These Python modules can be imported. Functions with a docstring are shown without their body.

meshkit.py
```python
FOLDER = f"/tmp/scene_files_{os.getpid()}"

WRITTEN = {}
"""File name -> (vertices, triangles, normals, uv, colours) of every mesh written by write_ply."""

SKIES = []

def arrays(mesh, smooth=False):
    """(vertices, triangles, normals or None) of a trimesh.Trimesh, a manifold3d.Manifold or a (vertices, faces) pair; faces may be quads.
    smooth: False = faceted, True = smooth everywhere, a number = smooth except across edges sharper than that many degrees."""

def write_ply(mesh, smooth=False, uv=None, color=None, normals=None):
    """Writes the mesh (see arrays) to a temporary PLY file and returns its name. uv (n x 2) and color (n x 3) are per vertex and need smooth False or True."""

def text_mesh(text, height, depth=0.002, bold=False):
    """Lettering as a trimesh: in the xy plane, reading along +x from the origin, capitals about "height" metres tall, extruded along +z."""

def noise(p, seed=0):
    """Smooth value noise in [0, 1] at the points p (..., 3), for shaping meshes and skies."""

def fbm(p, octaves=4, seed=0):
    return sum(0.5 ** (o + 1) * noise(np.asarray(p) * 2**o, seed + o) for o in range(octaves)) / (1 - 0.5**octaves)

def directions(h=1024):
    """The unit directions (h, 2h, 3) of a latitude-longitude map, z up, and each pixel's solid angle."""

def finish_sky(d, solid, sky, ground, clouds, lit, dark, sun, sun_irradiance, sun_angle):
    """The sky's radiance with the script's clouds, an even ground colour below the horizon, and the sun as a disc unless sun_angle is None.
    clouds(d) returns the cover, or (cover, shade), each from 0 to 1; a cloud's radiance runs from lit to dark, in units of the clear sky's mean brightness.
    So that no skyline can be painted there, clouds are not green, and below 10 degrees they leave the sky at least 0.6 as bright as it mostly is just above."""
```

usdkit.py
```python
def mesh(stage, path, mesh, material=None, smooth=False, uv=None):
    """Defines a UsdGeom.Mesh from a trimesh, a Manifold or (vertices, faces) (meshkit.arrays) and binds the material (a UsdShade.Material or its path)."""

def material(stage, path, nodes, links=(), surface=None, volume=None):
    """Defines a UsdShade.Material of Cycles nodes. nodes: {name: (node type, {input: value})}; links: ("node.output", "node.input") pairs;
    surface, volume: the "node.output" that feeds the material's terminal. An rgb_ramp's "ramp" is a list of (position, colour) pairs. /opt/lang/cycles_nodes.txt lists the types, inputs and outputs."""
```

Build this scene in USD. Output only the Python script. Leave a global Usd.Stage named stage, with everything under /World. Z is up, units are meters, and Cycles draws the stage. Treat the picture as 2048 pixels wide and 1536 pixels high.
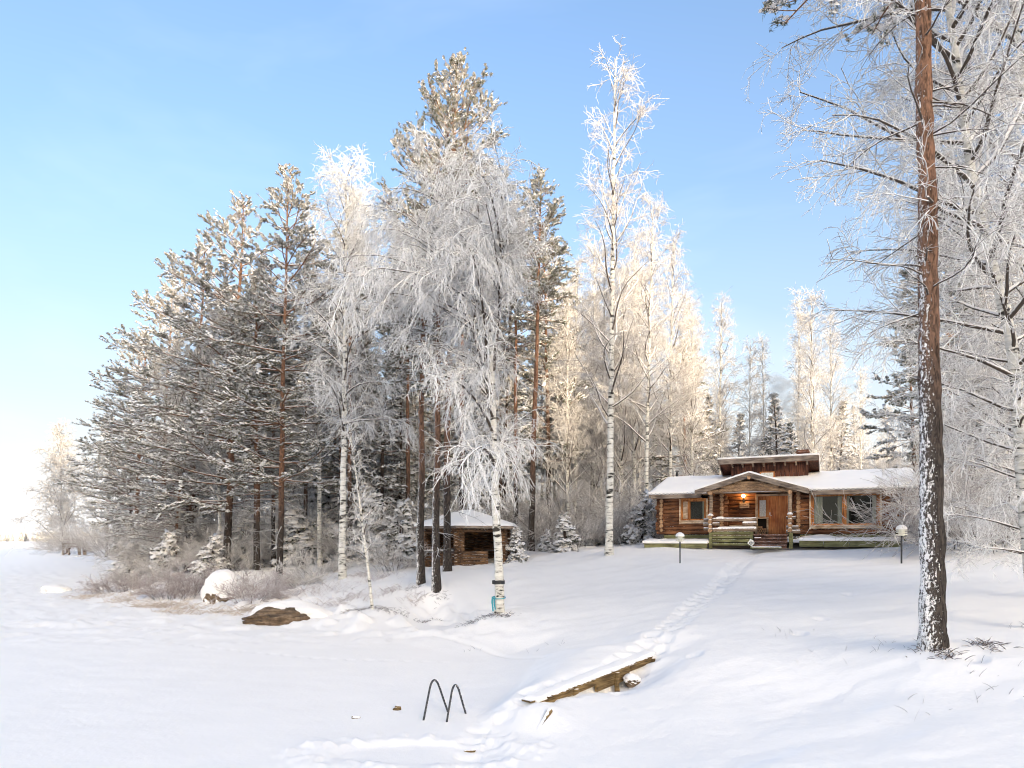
import math
import numpy as np
import trimesh
import meshkit
import usdkit
from scipy.interpolate import RBFInterpolator
from scipy.spatial import cKDTree
from pxr import Gf, Sdf, Usd, UsdGeom, UsdLux, UsdShade, Vt

stage = Usd.Stage.CreateInMemory()
UsdGeom.SetStageUpAxis(stage, "Z")
UsdGeom.SetStageMetersPerUnit(stage, 1.0)
UsdGeom.Xform.Define(stage, "/World")
UsdGeom.Scope.Define(stage, "/World/Looks")

# ------------------------------------------------------------------ camera
CAM_Z, F_PX, CX, HORIZON = 3.4, 2048 * 24.0 / 36.0, 1024.0, 1078.0
cam = UsdGeom.Camera.Define(stage, "/World/camera")
cam.AddTransformOp().Set(Gf.Matrix4d((1, 0, 0, 0), (0, 0, 1, 0), (0, -1, 0, 0), (0, 0, CAM_Z, 1)))
cam.CreateHorizontalApertureAttr(36.0)
cam.CreateVerticalApertureAttr(27.0)
cam.CreateVerticalApertureOffsetAttr((HORIZON - 768) / 2048 * 36.0)
cam.CreateFocalLengthAttr(24.0)
cam.CreateClippingRangeAttr(Gf.Vec2f(0.1, 20000))
cam.CreateExposureAttr(2.08)

# ------------------------------------------------------------------ sky and sun
SUN_ELEV = math.radians(9.0)
SUN_H = np.array([0.36, -0.93])
SUN_H = SUN_H / np.linalg.norm(SUN_H)
SUN = np.array([SUN_H[0] * math.cos(SUN_ELEV), SUN_H[1] * math.cos(SUN_ELEV), math.sin(SUN_ELEV)])
sky_mat = usdkit.material(stage, "/World/Looks/sky_look", {
    "sky": ("sky_texture", {"sky_type": "single_scattering", "sun_disc": False, "sun_elevation": SUN_ELEV,
                            "sun_rotation": math.atan2(SUN[0], SUN[1]), "altitude": 100.0, "air_density": 1.0, "aerosol_density": 9.0, "ozone_density": 2.7}),
    "tc": ("texture_coordinate", {}),
    "xyz": ("separate_xyz", {}),
    "haze": ("rgb_ramp", {"ramp": [(z, (f, f, f)) for z, f in ((0.0, 0.95), (0.04, 0.9), (0.1, 0.7), (0.18, 0.45), (0.3, 0.22), (0.45, 0.08), (0.65, 0.03), (1.0, 0.03))]}),
    "map": ("mapping", {"scale": (1.2, 1.2, 3.5), "rotation": (0.0, 0.12, 0.4)}),
    "n": ("noise_texture", {"scale": 1.3, "detail": 5.0, "roughness": 0.55, "distortion": 0.5}),
    "r": ("map_range", {"from_min": 0.52, "from_max": 0.85, "to_min": 0.0, "to_max": 0.12, "clamp": True}),
    "air": ("mix_color", {"b": (2.05, 2.02, 2.0), "use_clamp": False}),
    "mix": ("mix_color", {"b": (3.3, 3.2, 3.1), "use_clamp": False}),
    "bg": ("background_shader", {"strength": 0.15})},
    [("tc.generated", "map.vector"), ("map.vector", "n.vector"), ("n.fac", "r.value"), ("r.result", "mix.fac"), ("tc.generated", "xyz.vector"), ("xyz.z", "haze.fac"), ("haze.color", "air.fac"),
     ("sky.color", "air.a"), ("air.result", "mix.a"), ("mix.result", "bg.color")], surface="bg.background")
dome = UsdLux.DomeLight.Define(stage, "/World/sky")
UsdShade.MaterialBindingAPI.Apply(dome.GetPrim()).Bind(sky_mat)
dome.GetPrim().SetCustomDataByKey("kind", "structure")
sun = UsdLux.DistantLight.Define(stage, "/World/sun")
sun.CreateNormalizeAttr(True)
sun.CreateIntensityAttr(0.5)
sun.CreateAngleAttr(0.5)
sun.CreateColorAttr(Gf.Vec3f(1.0, 0.84, 0.62))
_z = SUN
_x = np.cross([0, 0, 1.0], _z); _x /= np.linalg.norm(_x)
_y = np.cross(_z, _x)
sun.AddTransformOp().Set(Gf.Matrix4d(*[float(q) for q in (*_x, 0, *_y, 0, *_z, 0, 0, 0, 50, 1)]))

# ------------------------------------------------------------------ helpers
RNG = np.random.default_rng


def unit(a):
    return a / np.maximum(np.linalg.norm(a, axis=-1, keepdims=True), 1e-9)


USED = {}


def numbered(path):
    k = USED.get(path, -1) + 1
    USED[path] = k
    return path if k == 0 else f"{path}_{k:03d}"


def data(prim, **kw):
    for k, v in kw.items():
        if v:
            prim.SetCustomDataByKey(k, v)
    return prim


def matrix(loc=(0, 0, 0), rz=0.0, scale=(1, 1, 1), lean=(0.0, 0.0)):
    """Row-vector matrix: scale, lean (rotation about x then y), turn about z, move."""
    s = np.diag([*np.broadcast_to(scale, 3), 1.0])
    m = trimesh.transformations.rotation_matrix(rz, [0, 0, 1])
    m = trimesh.transformations.rotation_matrix(lean[1], [0, 1, 0]) @ trimesh.transformations.rotation_matrix(lean[0], [1, 0, 0]) @ m @ s
    m[:3, 3] = loc
    return Gf.Matrix4d(*[float(q) for q in m.T.ravel()])


def thing(name, label, category, mat=None, group=None, kind=None):
    x = UsdGeom.Xform.Define(stage, numbered("/World/" + name))
    x.AddTransformOp().Set(mat if mat is not None else Gf.Matrix4d(1))
    data(x.GetPrim(), label=label, category=category, group=group, kind=kind)
    return str(x.GetPath())


def copy_of(source, label, mat, name=None, group=None):
    """A copy of a thing with its parts, referenced as an instance."""
    base = name or source.rsplit("/", 1)[1].rstrip("0123456789").rstrip("_")
    x = UsdGeom.Xform.Define(stage, numbered("/World/" + base))
    x.AddTransformOp().Set(mat)
    p = x.GetPrim()
    cat = stage.GetPrimAtPath(source).GetCustomDataByKey("category")
    data(p, label=label, category=cat, group=group)
    p.GetReferences().AddInternalReference(source)
    p.SetInstanceable(True)
    return str(x.GetPath())


def raw_mesh(path, v, f, material, n=None):
    m = UsdGeom.Mesh.Define(stage, path)
    m.CreatePointsAttr(Vt.Vec3fArray.FromNumpy(np.ascontiguousarray(v, np.float32)))
    m.CreateFaceVertexCountsAttr(Vt.IntArray.FromNumpy(np.full(len(f), f.shape[1], np.int32)))
    m.CreateFaceVertexIndicesAttr(Vt.IntArray.FromNumpy(np.ascontiguousarray(f.astype(np.int32).ravel())))
    m.CreateSubdivisionSchemeAttr("none")
    if n is not None:
        m.CreateNormalsAttr(Vt.Vec3fArray.FromNumpy(np.ascontiguousarray(n, np.float32)))
        m.SetNormalsInterpolation("vertex")
    UsdShade.MaterialBindingAPI.Apply(m.GetPrim()).Bind(material)
    return str(m.GetPath())


MANY = ("limb", "dead_limb", "twig_crown", "needle_crown", "snow_load", "frosted_twig", "stem", "snow_fringe")  # too many and too thin to pick apart


def part(parent, name, mesh, material, smooth=False, label=None, kind=None):
    """One mesh under a thing or a part (or under /World when parent is None). mesh: trimesh, or (v, f), or (v, f, n)."""
    path = numbered(f"{parent or '/World'}/{name}")
    if isinstance(mesh, tuple) and len(mesh) == 3:
        raw_mesh(path, mesh[0], mesh[1], material, mesh[2])
    else:
        usdkit.mesh(stage, path, mesh, material, smooth)
    data(stage.GetPrimAtPath(path), label=label, kind=kind or ("stuff" if name in MANY else None))
    return path


def single(name, mesh, material, label, category, smooth=False, group=None, kind=None):
    """A thing that is one mesh."""
    p = part(None, name, mesh, material, smooth)
    data(stage.GetPrimAtPath(p), label=label, category=category, group=group, kind=kind)
    return p


def at(px, py, d):
    """The point at depth d behind pixel (px, py) of the photograph."""
    return np.array([(px - CX) / F_PX * d, d, CAM_Z - (py - HORIZON) / F_PX * d])


def join(*meshes):
    vs, fs, k = [], [], 0
    for m in meshes:
        v, f = (m.vertices, m.faces) if hasattr(m, "vertices") else (m[0], m[1])
        vs.append(np.asarray(v)); fs.append(np.asarray(f) + k); k += len(v)
    return trimesh.Trimesh(np.vstack(vs), np.vstack(fs), process=False)


def join3(*meshes):
    k, vs, fs, ns = 0, [], [], []
    for v, f, n in meshes:
        vs.append(v); fs.append(f + k); ns.append(n); k += len(v)
    return np.vstack(vs), np.vstack(fs), np.vstack(ns)


# ------------------------------------------------------------------ materials
SNOW = (0.92, 0.885, 0.855)


def look(name, nodes, links, surface="p.BSDF", volume=None):
    return usdkit.material(stage, "/World/Looks/" + name, nodes, links, surface=surface, volume=volume)


def snow_look(name, colour=SNOW, bump=0.25, scale=9.0, extra=60.0):
    return look(name, {
        "g": ("geometry", {}),
        "n1": ("noise_texture", {"scale": scale, "detail": 6.0, "roughness": 0.6}),
        "n2": ("noise_texture", {"scale": extra, "detail": 3.0, "roughness": 0.7}),
        "add": ("math", {"math_type": "multiply_add", "value2": 0.3}),
        "b": ("bump", {"strength": bump, "distance": 0.04}),
        "ns": ("noise_texture", {"scale": 0.6, "detail": 4.0}),
        "r": ("rgb_ramp", {"ramp": [(0.3, tuple(c * 0.97 for c in colour)), (0.7, colour)]}),
        "p": ("principled_bsdf", {"roughness": 0.62, "specular_ior_level": 0.25})},
        [("g.position", "n1.vector"), ("g.position", "n2.vector"), ("g.position", "ns.vector"), ("n2.fac", "add.value1"), ("n1.fac", "add.value3"),
         ("add.value", "b.height"), ("b.normal", "p.normal"), ("ns.fac", "r.fac"), ("r.color", "p.base_color")])


def wood_look(name, dark, light, grain=(2.0, 2.0, 40.0), rough=0.75, snow=None, ends=None, knots=True, space="position"):
    """Weathered wood with grain stretched along the axis whose scale is smallest. snow: height of the normal above which snow lies.
    ends: (axis, colour) for end grain on faces that look along the axis."""
    nodes = {
        "g": ("geometry", {}),
        "m": ("mapping", {"scale": grain}),
        "n": ("noise_texture", {"scale": 1.0, "detail": 5.0, "roughness": 0.65, "distortion": 0.6}),
        "n3": ("noise_texture", {"scale": 1.7, "detail": 2.0}),
        "av": ("math", {"math_type": "multiply_add", "value2": 0.55, "value3": -0.27}),
        "ad": ("math", {"math_type": "add"}),
        "r": ("rgb_ramp", {"ramp": [(0.25, tuple(0.55 * c for c in dark)), (0.42, dark), (0.62, light), (0.8, tuple(min(1, 1.25 * c) for c in light))]}),
        "b": ("bump", {"strength": 0.5, "distance": 0.012}),
        "p": ("principled_bsdf", {"roughness": rough, "specular_ior_level": 0.3})}
    links = [("g.position", "m.vector"), ("m.vector", "n.vector"), ("g.position", "n3.vector"), ("n3.fac", "av.value1"), ("n.fac", "ad.value1"), ("av.value", "ad.value2"),
             ("ad.value", "r.fac"), ("n.fac", "b.height"), ("b.normal", "p.normal")]
    colour = "r.color"
    if ends:
        axis, ec = ends
        nodes |= {"n4": ("noise_texture", {"scale": 16.0, "detail": 3.0}), "nd": ("normal", {"direction": axis}), "ab": ("math", {"math_type": "absolute"}), "gt": ("map_range", {"from_min": 0.8, "from_max": 0.9, "clamp": True}),
                  "em": ("mix_color", {}), "er": ("rgb_ramp", {"ramp": [(0.3, tuple(0.55 * c for c in ec)), (0.6, ec)]})}
        links += [("g.position", "n4.vector"), ("g.true_normal", "nd.normal"), ("nd.dot", "ab.value1"), ("ab.value", "gt.value"), ("gt.result", "em.fac"), (colour, "em.a"), ("n4.fac", "er.fac"), ("er.color", "em.b")]
        colour = "em.result"
    if snow is not None:
        nodes |= {"sx": ("separate_xyz", {}), "sn": ("noise_texture", {"scale": 11.0, "detail": 3.0}), "sa": ("math", {"math_type": "multiply_add", "value2": 0.8}),
                  "sr": ("map_range", {"from_min": snow + 0.36, "from_max": snow + 0.48, "clamp": True}), "sm": ("mix_color", {"b": SNOW})}
        links += [("g.normal", "sx.vector"), ("g.position", "sn.vector"), ("sn.fac", "sa.value1"), ("sx.z", "sa.value3"), ("sa.value", "sr.value"), ("sr.result", "sm.fac"), (colour, "sm.a")]
        colour = "sm.result"
    return look(name, nodes, links + [(colour, "p.base_color")])


def frosted(name, bark, thr=0.1, soft=0.25, amount=0.9, scale=18.0, frost=SNOW, trans=0.0):
    """Bark with snow and rime on the upper side; thr: the normal's height where the snow begins."""
    nodes = {"g": ("geometry", {}), "sx": ("separate_xyz", {}), "n": ("noise_texture", {"scale": scale, "detail": 2.0}),
             "a": ("math", {"math_type": "multiply_add", "value2": 0.9}),
             "r": ("map_range", {"from_min": thr + 0.45 - soft, "from_max": thr + 0.45 + soft, "to_min": 0.0, "to_max": amount, "clamp": True}),
             "m": ("mix_color", {"a": bark, "b": frost}), "p": ("principled_bsdf", {"roughness": 0.8, "specular_ior_level": 0.2})}
    return look(name, nodes, [("g.normal", "sx.vector"), ("g.position", "n.vector"), ("n.fac", "a.value1"), ("sx.z", "a.value3"), ("a.value", "r.value"), ("r.result", "m.fac"), ("m.result", "p.base_color")])


M = {}
M["snow"] = snow_look("snow_look")
M["snow_cap"] = snow_look("snow_cap_look", bump=0.2, scale=5.0, extra=30.0)
M["tuft_snow"] = look("tuft_snow_look", {"p": ("principled_bsdf", {"base_color": (0.89, 0.86, 0.84), "roughness": 0.8, "specular_ior_level": 0.1})}, [])
M["twig"] = frosted("frosted_twig_look", (0.10, 0.07, 0.055), thr=-0.62, soft=0.3, amount=1.0, frost=(0.93, 0.91, 0.89))
M["twig_grey"] = frosted("frosted_grey_twig_look", (0.13, 0.09, 0.07), thr=-0.4, soft=0.35, amount=0.95, frost=(0.88, 0.84, 0.80))
M["limb"] = frosted("snowy_limb_look", (0.07, 0.055, 0.045), thr=-0.05, soft=0.15)
M["pine_limb"] = frosted("snowy_pine_limb_look", (0.16, 0.085, 0.05), thr=0.25, soft=0.12)


def needle_look(name, a, b, rime):
    return look(name, {"g": ("geometry", {}), "n": ("noise_texture", {"scale": 1.3, "detail": 2.0}), "rr": ("rgb_ramp", {"ramp": [(0.35, a), (0.65, b)]}),
                       "mm": ("math", {"math_type": "multiply", "value2": 1.0}), "cr": ("map_range", {"from_min": 1.0 - rime, "from_max": 1.02 - rime, "to_min": 0.0, "to_max": 0.75, "clamp": True}),
                       "mx": ("mix_color", {"b": (0.78, 0.76, 0.73)}),
                       "d": ("principled_bsdf", {"roughness": 0.7, "specular_ior_level": 0.2}), "t": ("translucent_bsdf", {}), "x": ("mix_closure", {"fac": 0.15})},
                [("g.position", "n.vector"), ("n.fac", "rr.fac"), ("g.random_per_island", "cr.value"), ("cr.result", "mx.fac"), ("rr.color", "mx.a"), ("mx.result", "d.base_color"), ("mx.result", "t.color"),
                 ("d.BSDF", "x.closure1"), ("t.BSDF", "x.closure2")], surface="x.closure")


M["pine_needle"] = needle_look("pine_needle_look", (0.105, 0.112, 0.07), (0.16, 0.16, 0.11), 0.84)
M["spruce_needle"] = needle_look("spruce_needle_look", (0.06, 0.07, 0.045), (0.12, 0.125, 0.09), 0.80)


def trunk_look(name, kind, side=(-0.7, -0.5, 0.1), snow_from=0.62):
    if kind == "birch":
        nodes = {"g": ("geometry", {}), "tc": ("texture_coordinate", {}), "m": ("mapping", {"scale": (2.6, 2.6, 11.0)}),
                 "n": ("noise_texture", {"scale": 1.0, "detail": 5.0, "roughness": 0.6, "distortion": 0.4}),
                 "r": ("rgb_ramp", {"ramp": [(0.0, (0.03, 0.028, 0.026)), (0.405, (0.05, 0.045, 0.04)), (0.44, (0.55, 0.52, 0.46)), (0.6, (0.72, 0.69, 0.63)), (1.0, (0.78, 0.76, 0.72))]})}
        links = [("tc.object", "m.vector"), ("m.vector", "n.vector"), ("n.fac", "r.fac")]
        colour, height = "r.color", "n.fac"
    else:
        low, high = ((0.062, 0.05, 0.043), (0.25, 0.135, 0.085)) if kind == "pine" else ((0.075, 0.055, 0.045), (0.09, 0.065, 0.05))
        nodes = {"g": ("geometry", {}), "tc": ("texture_coordinate", {}), "m": ("mapping", {"scale": (22.0, 22.0, 5.5)}),
                 "v": ("voronoi_texture", {"feature": "f1", "scale": 1.0}), "n": ("noise_texture", {"scale": 1.0, "detail": 5.0, "roughness": 0.65, "distortion": 0.8}),
                 "z": ("separate_xyz", {}), "nz": ("noise_texture", {"scale": 0.7, "detail": 2.0}), "za": ("math", {"math_type": "multiply_add", "value2": 4.0}),
                 "h": ("map_range", {"from_min": 5.5, "from_max": 9.5, "clamp": True}), "mc": ("mix_color", {"a": low, "b": high}),
                 "r": ("rgb_ramp", {"ramp": [(0.36, (0.22, 0.22, 0.22)), (0.46, (0.6, 0.6, 0.6)), (0.55, (1.05, 1.05, 1.05)), (0.68, (1.5, 1.42, 1.35))]}), "mul": ("mix_color", {"blend_type": "multiply", "fac": 1.0, "use_clamp": False})}
        del nodes["v"]
        links = [("tc.object", "m.vector"), ("m.vector", "n.vector"), ("tc.object", "z.vector"), ("tc.object", "nz.vector"), ("nz.fac", "za.value1"), ("z.z", "za.value3"), ("za.value", "h.value"),
                 ("h.result", "mc.fac"), ("n.fac", "r.fac"), ("mc.result", "mul.a"), ("r.color", "mul.b")]
        colour, height = "mul.result", "n.fac"
    nodes |= {"b": ("bump", {"strength": 1.0, "distance": 0.04}), "nd": ("normal", {"direction": tuple(-c for c in unit(np.array(side)))}), "sn0": ("noise_texture", {"scale": 23.0, "detail": 4.0, "roughness": 0.75}), "sn": ("mix_float", {"fac": 0.5}), "crk": ("math", {"math_type": "subtract", "value1": 1.0}),
              "sm": ("math", {"math_type": "multiply_add", "value2": -0.15}), "sr": ("map_range", {"from_min": snow_from, "from_max": snow_from + 0.06, "clamp": True}),
              "mx": ("mix_color", {"b": SNOW}), "p": ("principled_bsdf", {"roughness": 0.85, "specular_ior_level": 0.2})}
    SNOW_FACTOR = "sm.value"
    if kind != "birch":
        nodes["sz"] = ("math", {"math_type": "multiply_add", "value2": -0.011})
        links += [("z.z", "sz.value1"), ("sm.value", "sz.value3")]
        SNOW_FACTOR = "sz.value"
    links += [(height, "b.height"), ("b.normal", "p.normal"), ("g.normal", "nd.normal"), ("g.position", "sn0.vector"), ("sn0.fac", "sn.a"), ("crk.value", "sn.b"), (height, "crk.value2"), ("nd.dot", "sm.value1"), ("sn.result", "sm.value3"), (SNOW_FACTOR, "sr.value"),
              ("sr.result", "mx.fac"), (colour, "mx.a"), ("mx.result", "p.base_color")]
    return look(name, nodes, links)


M["birch_trunk"] = trunk_look("birch_bark_look", "birch", snow_from=0.85)
M["pine_trunk"] = trunk_look("pine_bark_look", "pine", snow_from=0.68)
M["pine_trunk_snowy"] = trunk_look("snowy_pine_bark_look", "pine", side=(-0.95, -0.15, 0.1), snow_from=0.585)
M["spruce_trunk"] = trunk_look("spruce_bark_look", "spruce", snow_from=0.68)


# ------------------------------------------------------------------ trees: polylines grown in bulk, then turned into tubes and tufts
def tubes(P, R, sides=3):
    """P (n, k, 3), R (n, k): every polyline as a tapering tube with round normals."""
    n, k = R.shape
    T = unit(np.gradient(P, axis=1))
    ref = np.where(np.abs(T[..., 2]).mean(1)[:, None, None] < 0.8, np.array([0, 0, 1.0]), np.array([1.0, 0, 0]))
    a = unit(np.cross(T, np.broadcast_to(ref, T.shape)))
    b = np.cross(T, a)
    ang = np.arange(sides) * 2 * np.pi / sides + (np.pi / 2 if sides == 3 else 0)
    nrm = np.cos(ang)[None, None, :, None] * a[:, :, None] + np.sin(ang)[None, None, :, None] * b[:, :, None]
    v = P[:, :, None] + R[:, :, None, None] * nrm
    base = (np.arange(n) * k * sides)[:, None, None]
    i, j = np.arange(k - 1)[None, :, None] * sides, np.arange(sides)[None, None, :]
    j2 = (j + 1) % sides
    q = np.stack([base + i + j, base + i + j2, base + i + sides + j2, base + i + sides + j], -1).reshape(-1, 4)
    return v.reshape(-1, 3), np.vstack([q[:, [0, 1, 2]], q[:, [0, 2, 3]]]), nrm.reshape(-1, 3)


def along(P, R, idx, t):
    k = P.shape[1] - 1
    s = np.clip(t * k, 0, k - 1e-6)
    i = s.astype(int)
    f = (s - i)[:, None]
    a, b = P[idx, i], P[idx, i + 1]
    return a * (1 - f) + b * f, unit(b - a), R[idx, i] * (1 - f[:, 0]) + R[idx, i + 1] * f[:, 0]


def grow(rng, P, R, idx, t, length, angle, k, droop=0.0, lift=0.0, wiggle=0.12, radius=None, taper=0.35, flat=0.0, azim=None, outward=None):
    """Children from parents P[idx] at t. angle: from the parent's direction; droop: pull downward towards the tip; lift: pull upward first; flat: press the side direction level."""
    p, tan, r0 = along(P, R, idx, t)
    n = len(p)
    ref = np.where(np.abs(tan[:, 2:]) < 0.9, np.array([0, 0, 1.0]), np.array([1.0, 0, 0]))
    a = unit(np.cross(tan, ref)); b = np.cross(tan, a)
    phi = rng.uniform(0, 2 * np.pi, n) if azim is None else azim
    side = np.cos(phi)[:, None] * a + np.sin(phi)[:, None] * b
    if flat:
        side = side * np.array([1, 1, 1 - flat]); side = unit(side - (side * tan).sum(1, keepdims=True) * tan)
    d = unit(tan * np.cos(angle)[:, None] + side * np.sin(angle)[:, None])
    out, step = [p], (length / (k - 1))[:, None]
    w = rng.normal(0, 1, (n, 3)) * wiggle
    for i in range(k - 1):
        f = (i + 1) / (k - 1)
        w = 0.4 * w + rng.normal(0, 1, (n, 3)) * wiggle
        d = unit(d + w * np.array([1, 1, 0.7]) + np.array([0, 0, 1.0]) * (lift * (1 - f) - droop * f))
        out.append(out[-1] + d * step)
    r = r0 * 0.6 if radius is None else radius
    r = np.minimum(r, r0 * 0.85)[:, None] * np.linspace(1, taper, k)[None]
    return np.stack(out, 1), r


def trunk_line(points, k=14, wob=0.0, rng=None):
    p = np.asarray(points, float)
    s = np.r_[0, np.cumsum(np.linalg.norm(np.diff(p, axis=0), axis=1))]
    t = np.linspace(0, s[-1], k)
    q = np.stack([np.interp(t, s, p[:, c]) for c in range(3)], 1)
    for _ in range(2):
        q[1:-1] = 0.25 * q[:-2] + 0.5 * q[1:-1] + 0.25 * q[2:]
    if rng is not None and wob:
        q[1:, :2] += np.cumsum(rng.normal(0, wob, (k - 1, 2)), 0)
    return q


def trunk_tube(q, r0, r1, sides=12, flare=0.35, power=0.9):
    s = np.linspace(0, 1, len(q))
    h = np.r_[0, np.cumsum(np.linalg.norm(np.diff(q, axis=0), axis=1))]
    r = r1 + (r0 - r1) * (1 - s) ** power + r0 * flare * np.exp(-h / (2.2 * r0))
    return q[None], r[None]


def dense(q, r, n):
    """A trunk resampled with more rings and roughened, for the trees that stand near."""
    s = np.linspace(0, 1, len(q))
    t = np.linspace(0, 1, n) ** 1.3
    return np.stack([np.interp(t, s, q[:, c]) for c in range(3)], 1)[None], np.interp(t, s, r)[None]


def rough(vfn, amp, freq=(9, 9, 2.5), seed=3):
    v, f, n = vfn
    d = meshkit.fbm(v * np.array(freq), 3, seed) - 0.5
    return v + n * (d * amp)[:, None], f, n


def spikes(rng, p, d, m, length, width, spread):
    """m thin needle bundles fanning out of every tuft point p along d."""
    n = len(p)
    dd = unit(d[:, None] + rng.normal(0, spread, (n, m, 3)))
    s = unit(np.cross(dd, rng.normal(0, 1, (n, m, 3)))) * (np.broadcast_to(width, (n,))[:, None, None] / 2)
    o = p[:, None] + rng.normal(0, 0.012, (n, m, 3))
    L = (np.broadcast_to(length, (n,))[:, None] * rng.uniform(0.65, 1.15, (n, m)))[..., None]
    v = np.stack([o - s, o + s, o + dd * L], 2).reshape(-1, 3)
    return v, np.arange(len(v)).reshape(-1, 3)


OCT_V = np.array([(1, 0, 0), (0.5, 0.87, 0), (-0.5, 0.87, 0), (-1, 0, 0), (-0.5, -0.87, 0), (0.5, -0.87, 0), (0, 0, 0.75)], float)
OCT_F = np.array([(0, 1, 6), (1, 2, 6), (2, 3, 6), (3, 4, 6), (4, 5, 6), (5, 0, 6)])
OCT_N = unit(OCT_V * np.array([0.75, 0.75, 1.0]) + np.array([0, 0, 0.45]))


def pillows(rng, p, size, along_dir=None, stretch=1.25):
    """Little snow loads: low domes, stretched along the twig."""
    n = len(p)
    a = rng.uniform(0, 2 * np.pi, n) if along_dir is None else np.arctan2(along_dir[:, 1], along_dir[:, 0])
    c, s = np.cos(a), np.sin(a)
    v = OCT_V[None] * rng.uniform(0.75, 1.25, (n, 7, 1)) * size[:, None, None]
    v[..., 0] *= stretch
    x = v[..., 0] * c[:, None] - v[..., 1] * s[:, None]
    y = v[..., 0] * s[:, None] + v[..., 1] * c[:, None]
    z = v[..., 2] + rng.normal(0, 0.12, (n, 7)) * size[:, None]
    if along_dir is not None:
        z += v[..., 0] * np.clip(along_dir[:, 2] / np.maximum(np.hypot(along_dir[:, 0], along_dir[:, 1]), 0.4), -1, 1)[:, None]
    w = np.stack([x, y, z], -1) + p[:, None]
    nn = np.broadcast_to(OCT_N, (n, 7, 3)).copy()
    nx = nn[..., 0] * c[:, None] - nn[..., 1] * s[:, None]
    ny = nn[..., 0] * s[:, None] + nn[..., 1] * c[:, None]
    nn[..., 0], nn[..., 1] = nx, ny
    return w.reshape(-1, 3), (OCT_F[None] + (np.arange(n) * 7)[:, None, None]).reshape(-1, 3), nn.reshape(-1, 3)


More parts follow.
